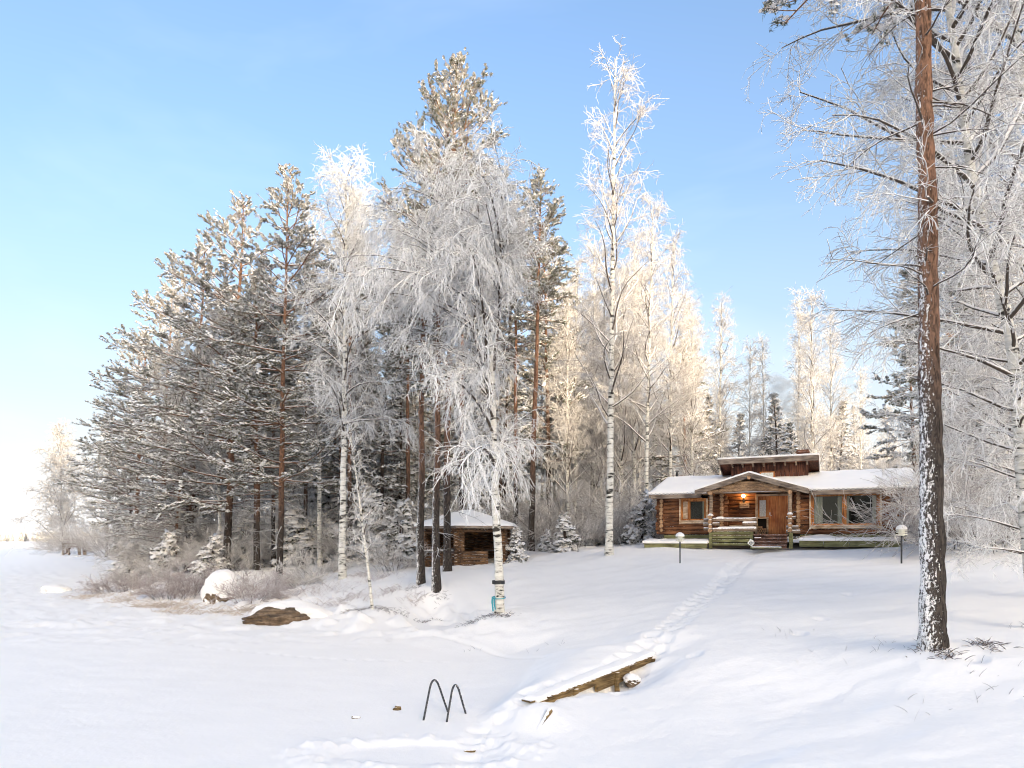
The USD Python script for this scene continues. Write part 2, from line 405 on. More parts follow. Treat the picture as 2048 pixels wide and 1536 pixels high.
def birch(parent, seed, q, r0, crown=0.3, limbs=34, reach=5.0, sec=9, twigs=9, lets=4, droop=0.35, steep=0.75, twig_r=0.011, frost="twig", trunk_mat="birch_trunk", side=None, tip=0.42, shape=None, squash=None,
          twig_len=0.72, sides=12, near=False, low_long=1.0, fork=None, lift=0.12):
    """A frosted birch on the trunk line q: trunk, limbs and frosted twigs."""
    rng = RNG(seed)
    P0, R0 = trunk_tube(q, r0, 0.02)
    tm = rough(tubes(*dense(P0[0], R0[0], 70), 16), r0 * 0.35, (7, 7, 5), seed) if near else tubes(P0, R0, sides)
    part(parent, "trunk", tm, M[trunk_mat])
    stems_P, stems_R = P0, R0
    extra = []
    if fork:
        for line, rf in fork:
            fq = trunk_line(line, len(q))
            fP, fR = trunk_tube(fq, rf, 0.015, flare=0.0)
            extra.append(tubes(fP, fR, 8))
            stems_P, stems_R = np.concatenate([stems_P, fP]), np.concatenate([stems_R, fR])
    ns = len(stems_P)
    idx = rng.integers(0, ns, limbs) if ns > 1 else np.zeros(limbs, int)
    t = np.where(idx == 0, crown + (0.97 - crown) * (np.arange(limbs) + rng.uniform(0, 1, limbs)) / limbs, rng.uniform(0.15, 0.97, limbs))
    rel = np.clip((t - crown) / (1 - crown), 0, 1)
    rel = np.where(idx == 0, rel, t)
    form = 0.28 + 0.72 * (1 - rel) ** 0.75 * low_long if shape is None else np.interp(rel, *shape)
    ln = reach * form * rng.uniform(0.6, 1.12, limbs)
    ang = np.clip(steep + 0.35 * (1 - rel) - 0.25 * rel + rng.normal(0, 0.14, limbs), 0.2, 1.5)
    azim = np.arange(limbs) * 2.4 + rng.normal(0, 0.5, limbs)
    P1, R1 = grow(rng, stems_P, stems_R, idx, t, ln, ang, 9, droop=droop * 0.5, lift=lift, wiggle=0.09, radius=0.016 + 0.011 * ln, taper=0.22, azim=azim)
    if squash is not None:  # a crown that stays short on one side (+x)
        o = P1[..., 0] - P1[:, :1, 0]
        P1[..., 0] = P1[:, :1, 0] + np.where(o > 0, o * squash, o)
    if side is not None:  # limbs bend and lengthen towards the open side
        sx = np.array([side[0], side[1], 0.0])
        P1 += (np.linspace(0, 1, 9) ** 1.5)[None, :, None] * sx[None, None] * (ln * 0.5)[:, None, None]
    n1 = len(P1)
    i2 = np.repeat(np.arange(n1), np.maximum(2, (sec * ln / ln.mean()).astype(int)))
    t2 = rng.uniform(0.12, 1.0, len(i2))
    l2 = ln[i2] * (0.42 - 0.2 * t2) * rng.uniform(0.6, 1.25, len(i2)) + 0.25
    P2, R2 = grow(rng, P1, R1, i2, t2, l2, rng.uniform(0.45, 1.05, len(i2)), 6, droop=droop * 0.8, wiggle=0.18, radius=0.006 + 0.007 * l2, taper=0.4, flat=0.35)
    R2 = np.maximum(R2, twig_r * 1.15)
    i3 = np.r_[np.repeat(np.arange(len(P2)), twigs)]
    t3 = rng.uniform(0.15, 1.0, len(i3))
    l3 = twig_len * rng.uniform(0.45, 1.2, len(i3)) * (0.7 + 0.5 * np.minimum(l2[i3], 1.5) / 1.5)
    P3, R3 = grow(rng, P2, R2, i3, t3, l3, rng.uniform(0.4, 1.15, len(i3)), 4, droop=droop * 1.05, wiggle=0.24, radius=np.full(len(i3), twig_r), taper=0.7)
    R3 = np.maximum(R3, twig_r * 0.75)
    i4 = np.repeat(np.arange(len(P3)), lets)
    t4 = rng.uniform(0.15, 1.0, len(i4))
    l4 = twig_len * tip * rng.uniform(0.4, 1.2, len(i4))
    P4, R4 = grow(rng, P3, R3, i4, t4, l4, rng.uniform(0.5, 1.2, len(i4)), 2, droop=droop * 0.7, wiggle=0.22, radius=np.full(len(i4), twig_r * 0.8), taper=0.7)
    R4 = np.maximum(R4, twig_r * 0.55)
    part(parent, "limb", join3(*extra, tubes(P1, R1, 6 if near else 5)), M["limb"])
    part(parent, "twig_crown", join3(tubes(P2, R2, 4 if near else 3), tubes(P3, R3, 3), tubes(P4, R4, 3)), M[frost])


def pine(parent, seed, q, r0, crown=0.4, whorls=22, per=4, reach=3.6, sec=7, shoots=12, needle=0.17, pillow=0.06, load=0.9, profile="scots", side=None, trunk_mat="pine_trunk", dead=14, dead_from=0.0, spike=8, near=False, up=0.9,
         needle_mat="pine_needle", width=0.02, rise=0.0):
    """A snow-laden pine or spruce on the trunk line q: trunk, limbs, needles, snow on the needles."""
    rng = RNG(seed)
    H = q[-1, 2] - q[0, 2]
    P0, R0 = trunk_tube(q, r0, 0.025)
    tm = rough(tubes(*dense(P0[0], R0[0], 90), 22), r0 * 0.5, (13, 13, 3.5), seed) if near else tubes(P0, R0, 12)
    part(parent, "trunk", tm, M[trunk_mat])
    n = whorls * per
    base_t = np.repeat(crown + (0.985 - crown) * (np.linspace(0, 1, whorls)) ** 0.95, per)
    t = np.clip(base_t + rng.normal(0, 0.008, n), crown * 0.95, 0.99)
    rel = np.clip((t - crown) / (1 - crown), 0, 1)
    if profile == "scots":
        shape = np.interp(rel, [0, 0.15, 0.5, 0.8, 1], [0.75, 1.0, 0.85, 0.5, 0.12])
        ang = np.interp(rel, [0, 0.5, 0.85, 1], [1.62, 1.4, 1.0, 0.5]) - rise
        dr, lf = 0.10, 0.02
    else:
        shape = np.interp(rel, [0, 0.1, 0.6, 1], [0.85, 1.0, 0.5, 0.06])
        ang = np.interp(rel, [0, 0.6, 1], [1.85, 1.6, 0.9]) - rise
        dr, lf = 0.06, 0.0
    ln = reach * shape * rng.uniform(0.65, 1.12, n)
    azim = np.tile(np.arange(per) * 2 * np.pi / per, whorls) + np.repeat(rng.uniform(0, 6.28, whorls), per) + rng.normal(0, 0.25, n)
    P1, R1 = grow(rng, P0, R0, np.zeros(n, int), t, ln, ang + rng.normal(0, 0.07, n), 8, droop=dr, lift=lf, wiggle=0.08, radius=0.012 + 0.012 * ln, taper=0.3, azim=azim)
    tipup = (np.linspace(0, 1, 8) ** 2.5)[None, :] * (ln * (0.16 if profile == "scots" else 0.12))[:, None]
    P1[..., 2] += tipup
    if side is not None:
        P1[..., :2] += (np.linspace(0, 1, 8) ** 1.2)[None, :, None] * np.array(side)[None, None] * (ln * 0.45)[:, None, None]
    i2 = np.repeat(np.arange(n), np.maximum(2, (sec * ln / ln.mean()).astype(int)))
    t2 = rng.uniform(0.22, 1.0, len(i2)) ** 0.8
    l2 = ln[i2] * (0.5 - 0.27 * t2) * rng.uniform(0.6, 1.2, len(i2)) + 0.12
    P2, R2 = grow(rng, P1, R1, i2, t2, l2, rng.uniform(0.5, 1.0, len(i2)), 5, droop=0.0 if profile == "scots" else 0.1, lift=0.06, wiggle=0.12, radius=0.006 + 0.008 * l2, taper=0.5, flat=0.93)
    i3 = np.repeat(np.arange(len(P2)), np.maximum(2, (shoots * l2 / l2.mean()).astype(int)))
    t3 = rng.uniform(0.15, 1.02, len(i3))
    p3, d3, _ = along(P2, R2, i3, np.minimum(t3, 0.999))
    p3 = p3 + rng.normal(0, 0.06, p3.shape) * np.array([1, 1, 0.6])
    iT = rng.integers(0, n, n * 4)
    pT, dT, _ = along(P1, R1, iT, rng.uniform(0.6, 1, len(iT)))
    k0 = 26
    pL, dL, _ = along(P0, R0, np.zeros(k0, int), rng.uniform(0.93, 1.0, k0))
    pL = pL + rng.normal(0, 0.09, pL.shape)
    p3, d3 = np.vstack([p3, pT, pL]), np.vstack([d3, dT, dL])
    dirs = unit(d3 * 0.8 + np.array([0, 0, up]) + rng.normal(0, 0.3, d3.shape))
    part(parent, "limb", join3(tubes(P1, R1, 5), tubes(P2, R2, 3)), M["pine_limb"])
    if dead:
        idd = np.zeros(dead, int)
        Pd, Rd = grow(rng, P0, R0, idd, rng.uniform(max(0.12, dead_from), crown, dead), reach * rng.uniform(0.2, 0.6, dead), rng.uniform(1.3, 1.8, dead), 6, droop=0.1, wiggle=0.15, radius=np.full(dead, 0.022), taper=0.3)
        ie = np.repeat(np.arange(dead), 5)
        Pe, Re = grow(rng, Pd, Rd, ie, rng.uniform(0.3, 1, len(ie)), rng.uniform(0.2, 0.8, len(ie)), rng.uniform(0.5, 1, len(ie)), 4, wiggle=0.2, radius=np.full(len(ie), 0.009), taper=0.5)
        part(parent, "dead_limb", join3(tubes(Pd, Rd, 4), tubes(Pe, np.maximum(Re, 0.006), 3)), M["limb"])
    v, f = spikes(rng, p3, dirs, spike, needle, width, 0.55)
    part(parent, "needle_crown", (v, f), M[needle_mat])
    keep = rng.uniform(0, 1, len(p3)) < load
    sz = pillow * rng.uniform(0.55, 1.35, keep.sum())
    iS = np.repeat(np.arange(len(P2)), 2)
    pS, dS, _ = along(P2, R2, iS, rng.uniform(0.1, 1.0, len(iS)))
    pick = rng.uniform(0, 1, len(iS)) < load
    szS = pillow * rng.uniform(0.9, 2.0, pick.sum())
    part(parent, "snow_load", join3(pillows(rng, p3[keep] + dirs[keep] * needle * 0.32 + np.array([0, 0, 0.015]), sz, d3[keep]), pillows(rng, pS[pick] + np.array([0, 0, needle * 0.32]), szS * np.array([1.0]), dS[pick], 1.35)), M["tuft_snow"])
    return len(p3)


# ------------------------------------------------------------------ ground: one sheet, split into lake, bank and trodden path
HILL = 17.5 + 430 * math.tan(SUN_ELEV) - 12
ANCHORS = [at(*a) for a in [
    (1510, 1100, 32), (1500, 1110, 31), (1360, 1125, 28), (1460, 1150, 25), (1400, 1200, 20.5), (1325, 1260, 16.5), (1290, 1340, 14.0),
    (1866, 1290, 11.5), (1803, 1125, 24), (2048, 1536, 7.5), (1750, 1536, 7.9), (1500, 1536, 8.6), (1250, 1536, 9.6), (1600, 1300, 13.5), (1700, 1200, 18), (1650, 1400, 11),
    (1110, 1440, 11.9), (1230, 1400, 12.6), (1218, 1110, 33), (1128, 1105, 38), (1100, 1180, 28), (1150, 1250, 21), (1000, 1228, 24), (1050, 1300, 19.8), (1180, 1300, 17),
    (873, 1172, 29), (842, 1165, 30), (895, 1140, 33), (745, 1215, 27), (690, 1152, 35), (620, 1140, 42), (558, 1175, 40), (452, 1145, 42), (640, 1235, 29.5), (870, 1235, 28), (940, 1247, 26.5),
    (555, 1246, 27.5), (430, 1206, 36), (300, 1216, 33.4), (200, 1196, 39), (150, 1198, 38.5), (400, 1130, 60), (300, 1125, 85), (700, 1115, 60), (900, 1105, 60), (1100, 1093, 60), (1300, 1086, 50),
    (1500, 1080, 60), (1310, 1092, 34), (1840, 1090, 30), (1900, 1074, 40), (2048, 1110, 22), (2048, 1250, 13.5), (950, 1130, 36), (1030, 1122, 36), (1560, 1098, 33), (1700, 1085, 45)]]
ANCHORS += [np.array(p, float) for p in [
    (-3.2, 8, -.35), (-10, 20, -.9), (-22, 30, -.9), (-33, 44, -.9), (-45, 70, -.8), (-62, 100, -.8), (-100, 160, -1), (-4.5, 15, -.45), (-9, 23, -.5), (-15, 28.5, -.4), (-23, 33, -.4), (-5, 20, -.3), (-1.6, 17.5, -.1),
    (-0.4, 10.0, -.12), (-1, 5, -.3), (-26, 48, -.35), (-34, 66, -.4), (-47, 88, -.3), (-60, 116, -.3), (0, 0, .1), (4, 0, .6), (12, 0, 1.6), (12, 8, 1.9), (30, 15, 3.4), (40, 40, 3.8), (-10, 0, -.8), (-10, -15, -.8), (10, -20, 1.5),
    (-40, 74, .25), (-52, 96, .25), (-64, 124, .25), (-40, 110, 1.0), (-10, 110, 2.0), (30, 110, 3.4), (70, 110, 3.6), (70, 50, 4), (70, 0, 4), (30, -30, 3.5)]]
ANCHORS = np.array(ANCHORS)
_rbf = RBFInterpolator(ANCHORS[:, :2], ANCHORS[:, 2], kernel="linear", smoothing=0.02)
PATH = np.array([at(*a)[:2] for a in [(1512, 1103, 32.0), (1500, 1112, 30.8), (1480, 1130, 27.5), (1455, 1152, 24.8), (1425, 1178, 22.5), (1395, 1203, 20.4), (1355, 1235, 18.0), (1320, 1264, 16.3), (1250, 1300, 14.6), (1150, 1340, 13.4),
                                      (1040, 1385, 12.9), (990, 1430, 12.6), (965, 1480, 11.6), (960, 1536, 10.2)]])


def seg_dist(x, y, line):
    best = np.full(x.shape, 1e9); arc = np.zeros(x.shape); acc = 0.0; sgn = np.zeros(x.shape)
    for a, b in zip(line[:-1], line[1:]):
        d = b - a; L = np.hypot(*d)
        t = np.clip(((x - a[0]) * d[0] + (y - a[1]) * d[1]) / L ** 2, 0, 1)
        ex, ey = x - (a[0] + t * d[0]), y - (a[1] + t * d[1])
        r = np.hypot(ex, ey)
        m = r < best
        best, arc = np.where(m, r, best), np.where(m, acc + t * L, arc)
        sgn = np.where(m, np.sign(d[0] * ey - d[1] * ex), sgn)
        acc += L
    return best, arc, sgn


def smooth(a, b, x):
    t = np.clip((x - a) / (b - a), 0, 1)
    return t * t * (3 - 2 * t)


JETTY_A, JETTY_B = at(1060, 1403, 12.5), at(1300, 1309, 15.3)
JETTY_L = float(np.linalg.norm((JETTY_B - JETTY_A)[:2]))
JETTY_D = (JETTY_B - JETTY_A)[:2] / JETTY_L


def base_height(x, y):
    x, y = np.asarray(x, float), np.asarray(y, float)
    sh = x.shape
    x, y = x.ravel(), y.ravel()
    r = np.hypot(x, y)
    q = np.stack([x, y], 1) * (np.minimum(r, 150) / np.maximum(r, 1e-6))[:, None]
    z = _rbf(q)
    far = np.where(x > -0.52 * y - 6, 3.0, -1.5)
    z = z * (1 - smooth(110, 160, r)) + far * smooth(110, 160, r)
    s = x * SUN_H[0] + y * SUN_H[1]
    # the jetty's deck lies snowed in on its left and stands clear on its right
    js = ((x - JETTY_A[0]) * JETTY_D[0] + (y - JETTY_A[1]) * JETTY_D[1])
    jq = (x - JETTY_A[0]) * JETTY_D[1] - (y - JETTY_A[1]) * JETTY_D[0]
    jt = np.clip(js / JETTY_L, 0, 1)
    deck = JETTY_A[2] + (JETTY_B[2] - JETTY_A[2]) * jt
    on = smooth(-0.8, 0.1, js) * smooth(JETTY_L + 1.2, JETTY_L - 0.2, js)
    low = deck - 0.05 + 0.09 * np.exp(-(jt / 0.07) ** 2) - 0.33 * np.exp(-((jt - 0.66) / 0.22) ** 2)
    z = z + on * np.where(jq < -0.06, (deck + 0.05 - z) * smooth(-1.1 - 2.4 * jt, -0.5, jq), (low - z) * smooth(1.5, 0.2, jq))
    qq = y * SUN_H[0] - x * SUN_H[1]
    z = z + (HILL - 0.3 * np.clip(qq - 18, 0, 30) - 0.5 * np.clip(qq - 18, -60, 0)) * smooth(210, 400, s) * smooth(-220, -90, qq) * smooth(210, 110, qq)
    k = 0.12  # a soft rim where the bank meets the ice
    return (0.5 * (z + np.sqrt(z * z + k * k)) - 0.5 * k * np.exp(-np.maximum(z, 0))).reshape(sh).clip(0)


def height(x, y):
    return float(base_height(np.array([x]), np.array([y]))[0])


def on_ground(px, py, d, sink=0.0):
    p = at(px, py, d)
    p[2] = height(p[0], p[1]) - sink
    return p


def relief(x, y):
    """Small relief of the snow: drifts, footprints, the churned rim of the ice hole, animal tracks."""
    p = np.stack([x, y, np.zeros_like(x)], -1)
    r = np.hypot(x, y)
    z0 = base_height(x, y)
    land = smooth(0.05, 0.5, z0)
    near = 1 - smooth(60, 150, r)
    h = (meshkit.fbm(p * 0.22, 4, 5) - 0.5) * 0.28 * land * near
    h += (meshkit.fbm(p * np.array([0.9, 1.6, 1]), 4, 9) - 0.5) * (0.035 + 0.05 * land) * near
    wood = smooth(30, 37, y) * smooth(1.2, 4, 8.5 - x + (y - 33) * 0.4) * land
    h += (meshkit.fbm(p * 1.1, 4, 21) - 0.4) * 0.34 * wood * near
    shore = np.exp(-((z0 - 0.3) / 0.35) ** 2) * smooth(8, 0, x) * smooth(20, 26, y) * near
    h += np.maximum(meshkit.fbm(p * 1.4, 3, 31) - 0.45, 0) * 0.9 * shore
    # trodden path
    d, arc, sg = seg_dist(x, y, PATH)
    tread = smooth(0.5, 0.18, d) * near
    h -= 0.05 * tread
    steps = np.maximum(0, np.sin(arc * 2 * np.pi / 0.62 + (sg > 0) * np.pi + meshkit.noise(p * 1.5, 3) * 3)) ** 2 * smooth(0.27, 0.17, np.abs(d - 0.19))
    h -= (0.12 - 0.06 * smooth(18, 21, arc)) * steps * near
    h += (meshkit.fbm(p * 5.5, 3, 12) - 0.5) * (0.09 - 0.04 * smooth(18, 21, arc)) * smooth(0.7, 0.25, d) * near
    # churned snow round the ladder and the ice hole
    c = at(830, 1500, 10.9)
    e = np.hypot((x - c[0]) / 1.35, (y - c[1]) / 0.62)
    rim = np.exp(-((e - 1.25) / 0.33) ** 2) + 0.3 * smooth(2.2, 1.2, e)
    rim = np.clip(rim, 0, 1) * smooth(0.8, 1.05, e)
    lumps = np.maximum(meshkit.fbm(p * np.array([4.2, 4.2, 1]), 3, 44) - 0.40, 0) * 1.0 + (meshkit.fbm(p * 11.0, 3, 46) - 0.5) * 0.16
    h += lumps * 0.2 * rim - 0.05 * smooth(1.05, 0.8, e)
    # animal tracks across the ice and a ski track towards the jetty
    for line, wd, dp, gap in (([at(20, 1248, 27.0)[:2], at(180, 1262, 25)[:2], at(420, 1296, 21.3)[:2], at(640, 1318, 19.4)[:2], at(900, 1325, 18.8)[:2]], 0.10, 0.035, 0.55),
                              ([at(870, 1278, 23)[:2], at(960, 1300, 20.6)[:2], at(1090, 1330, 17.4)[:2]], 0.12, 0.04, 0.0)):
        dd, aa, _ = seg_dist(x, y, np.array(line))
        h -= dp * smooth(wd, wd * 0.4, dd) * (1.0 if not gap else np.maximum(0, np.sin(aa * 2 * np.pi / gap)) ** 0.5)
    for i, (px, py, dd) in enumerate([(1420, 1182, 21.8), (1445, 1183, 21.9), (1390, 1290, 14.4), (1240, 1345, 13.2), (1600, 1275, 14.6), (1950, 1305, 10.8), (1700, 1180, 19), (1640, 1230, 16)]):
        q = at(px, py, dd)
        h -= 0.08 * np.exp(-(((x - q[0]) / 0.14) ** 2 + ((y - q[1]) / 0.2) ** 2) ** 2)
    return h


def snow_height(x, y):
    x, y = np.atleast_1d(np.asarray(x, float)), np.atleast_1d(np.asarray(y, float))
    return base_height(x, y) + relief(x, y)


def build_ground():
    fine = np.arange(-0.70, 0.70, 0.0032)
    az = np.r_[np.linspace(-np.pi, -0.8, 40, endpoint=False), np.linspace(-0.8, -0.72, 8, endpoint=False), fine, np.linspace(0.72, 0.8, 8), np.linspace(0.85, np.pi, 40)[:-1]]
    rr = [0.4, 1.2, 2.2, 3.3, 4.5, 5.6]
    while rr[-1] < 6000:
        rr.append(rr[-1] * (1.0062 if rr[-1] < 34 else 1.012 if rr[-1] < 80 else 1.05))
    rr = np.array(rr)
    A, Rr = np.meshgrid(az, rr, indexing="ij")
    x, y = np.sin(A) * Rr, np.cos(A) * Rr
    z = base_height(x, y)
    small = (Rr < 160) & (Rr > 3)
    z[small] += relief(x[small], y[small])
    v = np.stack([x, y, z], -1)
    na, nr = A.shape
    ii = np.arange(na)
    i2 = (ii + 1) % na
    j = np.arange(nr - 1)
    q = np.stack([(ii[:, None] * nr + j), (ii[:, None] * nr + j + 1), (i2[:, None] * nr + j + 1), (i2[:, None] * nr + j)], -1).reshape(-1, 4)
    v = v.reshape(-1, 3)
    fn = np.cross(v[q[:, 2]] - v[q[:, 0]], v[q[:, 3]] - v[q[:, 1]])
    n = np.zeros_like(v)
    if fn[:, 2].mean() < 0:
        q = q[:, ::-1]; fn = -fn
    for k in range(4):
        np.add.at(n, q[:, k], fn)
    n = unit(n)
    c = v[q].mean(1)
    zb = base_height(c[:, 0], c[:, 1])
    pd, _, _ = seg_dist(c[:, 0], c[:, 1], PATH[:9])
    kindf = np.where(zb < 0.06, 0, np.where(pd < 0.5, 2, 1))
    for k, name, lab in ((0, "frozen_lake", "snow covered ice of the lake"), (1, "snowy_ground", "snow covered bank and woodland floor"), (2, "footpath", "trodden path of footprints in the snow up to the cabin steps")):
        qq = q[kindf == k]
        ids, inv = np.unique(qq, return_inverse=True)
        raw_mesh(f"/World/{name}", v[ids], inv.reshape(-1, 4), M["snow"], n[ids])
        data(stage.GetPrimAtPath(f"/World/{name}"), kind="structure", label=lab)


build_ground()


# ------------------------------------------------------------------ building helpers
def bevel_box(x0, x1, y0, y1, z0, z1, b=0.008):
    """A board with chamfered long edges: the hull of three shrunken boxes."""
    b = min(b, 0.3 * min(x1 - x0, y1 - y0, z1 - z0))
    pts = []
    for ax in range(3):
        e = [b, b, b]; e[ax] = 0
        for sx in (x0 + e[0], x1 - e[0]):
            for sy in (y0 + e[1], y1 - e[1]):
                for sz in (z0 + e[2], z1 - e[2]):
                    pts.append((sx, sy, sz))
    return trimesh.convex.convex_hull(np.array(pts))


def box(x0, x1, y0, y1, z0, z1):
    return trimesh.creation.box(bounds=[(x0, y0, z0), (x1, y1, z1)])


def bar(a, b, w, h, up=(0, 0, 1)):
    """A squared timber from a to b."""
    a, b = np.asarray(a, float), np.asarray(b, float)
    t = unit(b - a); s = unit(np.cross(t, up)); u = np.cross(s, t)
    p = [q + sx * s * w / 2 + sz * u * h / 2 for q in (a, b) for sx in (-1, 1) for sz in (-1, 1)]
    return trimesh.convex.convex_hull(np.array(p))


def log_mesh(a, b, r, sides=11, seed=0, segs=3):
    """A round log with flat ends, a little crooked and uneven."""
    rng = RNG(seed)
    a, b = np.asarray(a, float), np.asarray(b, float)
    t = unit(b - a)
    ref = np.array([0, 0, 1.0]) if abs(t[2]) < 0.8 else np.array([1.0, 0, 0])
    s = unit(np.cross(t, ref)); u = np.cross(s, t)
    ang = np.arange(sides) * 2 * np.pi / sides
    ring_v, k = [], segs + 1
    for i in range(k):
        c = a + (b - a) * i / segs + (rng.normal(0, 0.006, 3) if 0 < i < segs else 0)
        rr = r * (1 + rng.normal(0, 0.025)) * (1 + rng.normal(0, 0.02, sides))
        ring_v.append(c + (np.cos(ang) * rr)[:, None] * s + (np.sin(ang) * rr)[:, None] * u)
    v = np.vstack(ring_v + [a[None], b[None]])
    f = []
    for i in range(segs):
        for j in range(sides):
            p, q = i * sides + j, i * sides + (j + 1) % sides
            f += [(p, q, q + sides), (p, q + sides, p + sides)]
    na, nb, last = len(v) - 2, len(v) - 1, segs * sides
    for j in range(sides):
        f += [(na, (j + 1) % sides, j), (nb, last + j, last + (j + 1) % sides)]
    m = trimesh.Trimesh(v, np.array(f)[:, ::-1], process=False)
    if m.volume < 0:
        m.invert()
    return m


def snow_sheet(surf, u, w, thick, seed=0, rough_amp=0.35, drop=0.03, hang=0.0):
    """Snow lying on a surface: surf(U, W) gives the surface point; thick the depth; it thins out and rounds over at the rims."""
    U, W = np.meshgrid(u, w, indexing="ij")
    P = surf(U, W)
    nu, nw = U.shape
    a = np.minimum(np.arange(nu), np.arange(nu)[::-1])[:, None]
    b = np.minimum(np.arange(nw), np.arange(nw)[::-1])[None]
    e = np.minimum(a, b)
    k = np.select([e == 0, e == 1], [0.55, 0.93], 1.0)
    n = meshkit.fbm(P * 2.1, 3, seed) - 0.5
    top = P.copy()
    top[..., 2] += thick * k * (1 + rough_amp * n * 2) + 0.004
    jit = (meshkit.noise(P * 7.0, seed + 4) - 0.5) * 0.05
    top[0, :, 0] += jit[0]; top[-1, :, 0] += jit[-1]; top[:, 0, 1] += jit[:, 0] - hang; top[:, -1, 1] += jit[:, -1]
    bot = P.copy(); bot[..., 2] -= drop
    v = np.vstack([top.reshape(-1, 3), bot.reshape(-1, 3)])
    i, j = np.meshgrid(np.arange(nu - 1), np.arange(nw - 1), indexing="ij")
    q = np.stack([i * nw + j, (i + 1) * nw + j, (i + 1) * nw + j + 1, i * nw + j + 1], -1).reshape(-1, 4)
    f = [q[:, [0, 1, 2]], q[:, [0, 2, 3]], q[:, [0, 2, 1]] + nu * nw, q[:, [0, 3, 2]] + nu * nw]
    loop = [x * nw for x in range(nu)] + [(nu - 1) * nw + x for x in range(1, nw)] + [x * nw + nw - 1 for x in range(nu - 2, -1, -1)] + [x for x in range(nw - 2, 0, -1)]
    loop = np.array(loop); l2 = np.roll(loop, -1); o = nu * nw
    f += [np.stack([loop, loop + o, l2 + o], 1), np.stack([loop, l2 + o, l2], 1)]
    m = trimesh.Trimesh(v, np.vstack(f), process=False)
    if m.volume < 0:
        m.invert()
    return m


def cap_blob(c, rx, ry, rz, seed=0, cut=-0.15, sub=2, amp=0.25):
    """A low rounded load of snow."""
    m = trimesh.creation.icosphere(subdivisions=sub)
    v = m.vertices * (1 + amp * (meshkit.fbm(m.vertices * 1.8 + seed, 3, seed) - 0.5))[:, None]
    v = v * np.array([rx, ry, rz])
    v[:, 2] = np.maximum(v[:, 2], cut * rz)
    return trimesh.Trimesh(v + np.array(c), m.faces, process=False)


# wood of the cabin
M["log_u"] = wood_look("stained_log_look", (0.09, 0.036, 0.017), (0.29, 0.125, 0.055), grain=(1.4, 1.4, 26.0), snow=0.99)
M["log_w"] = wood_look("stained_crosslog_look", (0.09, 0.036, 0.017), (0.29, 0.125, 0.055), grain=(1.4, 1.4, 26.0), snow=0.97,
                       ends=((math.sin(math.radians(25)), math.cos(math.radians(25)), 0.0), (0.45, 0.27, 0.15)))
M["pale_log"] = wood_look("weathered_log_look", (0.17, 0.12, 0.085), (0.42, 0.31, 0.22), grain=(2, 2, 30), snow=0.4)
M["grey_board"] = wood_look("weathered_board_look", (0.13, 0.10, 0.082), (0.36, 0.29, 0.23), grain=(1.5, 1.5, 45.0), snow=0.75)
M["pale_board"] = wood_look("pale_casing_look", (0.42, 0.29, 0.18), (0.66, 0.52, 0.38), grain=(3, 3, 8))
M["soffit"] = wood_look("soffit_board_look", (0.16, 0.10, 0.06), (0.34, 0.22, 0.13), grain=(3, 20, 20))
M["orange_wood"] = wood_look("varnished_wood_look", (0.34, 0.115, 0.03), (0.60, 0.25, 0.075), grain=(14, 14, 1.2), rough=0.5)
M["door_wood"] = wood_look("varnished_door_look", (0.52, 0.155, 0.042), (0.82, 0.35, 0.115), grain=(16, 16, 1.1), rough=0.45)
M["dark_board"] = wood_look("dark_upright_board_look", (0.042, 0.016, 0.011), (0.16, 0.06, 0.034), grain=(14, 14, 1.0))
M["green_board"] = wood_look("mossy_green_board_look", (0.115, 0.108, 0.045), (0.25, 0.24, 0.11), grain=(1.6, 1.6, 30.0), snow=0.7)
M["step_wood"] = wood_look("worn_step_look", (0.10, 0.05, 0.035), (0.27, 0.15, 0.11), grain=(1.6, 1.6, 30.0), snow=0.75)
M["jetty_wood"] = wood_look("jetty_timber_look", (0.09, 0.055, 0.022), (0.26, 0.175, 0.075), grain=(2, 2, 30.0), snow=0.6)
M["brick"] = wood_look("chimney_brick_look", (0.10, 0.045, 0.03), (0.24, 0.11, 0.07), grain=(9, 9, 14), snow=0.8)
M["sheet"] = look("roof_sheet_look", {"p": ("principled_bsdf", {"base_color": (0.09, 0.075, 0.068), "roughness": 0.5, "metallic": 0.2})}, [])
M["black"] = look("black_metal_look", {"p": ("principled_bsdf", {"base_color": (0.02, 0.02, 0.022), "roughness": 0.45})}, [])
M["white_paint"] = look("white_enamel_look", {"p": ("principled_bsdf", {"base_color": (0.78, 0.76, 0.70), "roughness": 0.4})}, [])
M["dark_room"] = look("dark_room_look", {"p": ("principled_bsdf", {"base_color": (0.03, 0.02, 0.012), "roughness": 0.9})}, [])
M["curtain"] = look("curtain_cloth_look", {"g": ("geometry", {}), "n": ("noise_texture", {"scale": 30.0}), "r": ("rgb_ramp", {"ramp": [(0.3, (0.5, 0.45, 0.36)), (0.7, (0.68, 0.62, 0.5))]}), "p": ("principled_bsdf", {"roughness": 0.9})},
                    [("g.position", "n.vector"), ("n.fac", "r.fac"), ("r.color", "p.base_color")])
M["pane"] = look("window_pane_look", {"t": ("transparent_bsdf", {"color": (0.9, 0.93, 0.92)}), "g": ("glossy_bsdf", {"roughness": 0.01, "color": (0.6, 0.58, 0.5)}), "f": ("fresnel", {"IOR": 1.45}), "m": ("mix_closure", {})},
                 [("f.fac", "m.fac"), ("t.BSDF", "m.closure1"), ("g.BSDF", "m.closure2")], surface="m.closure")
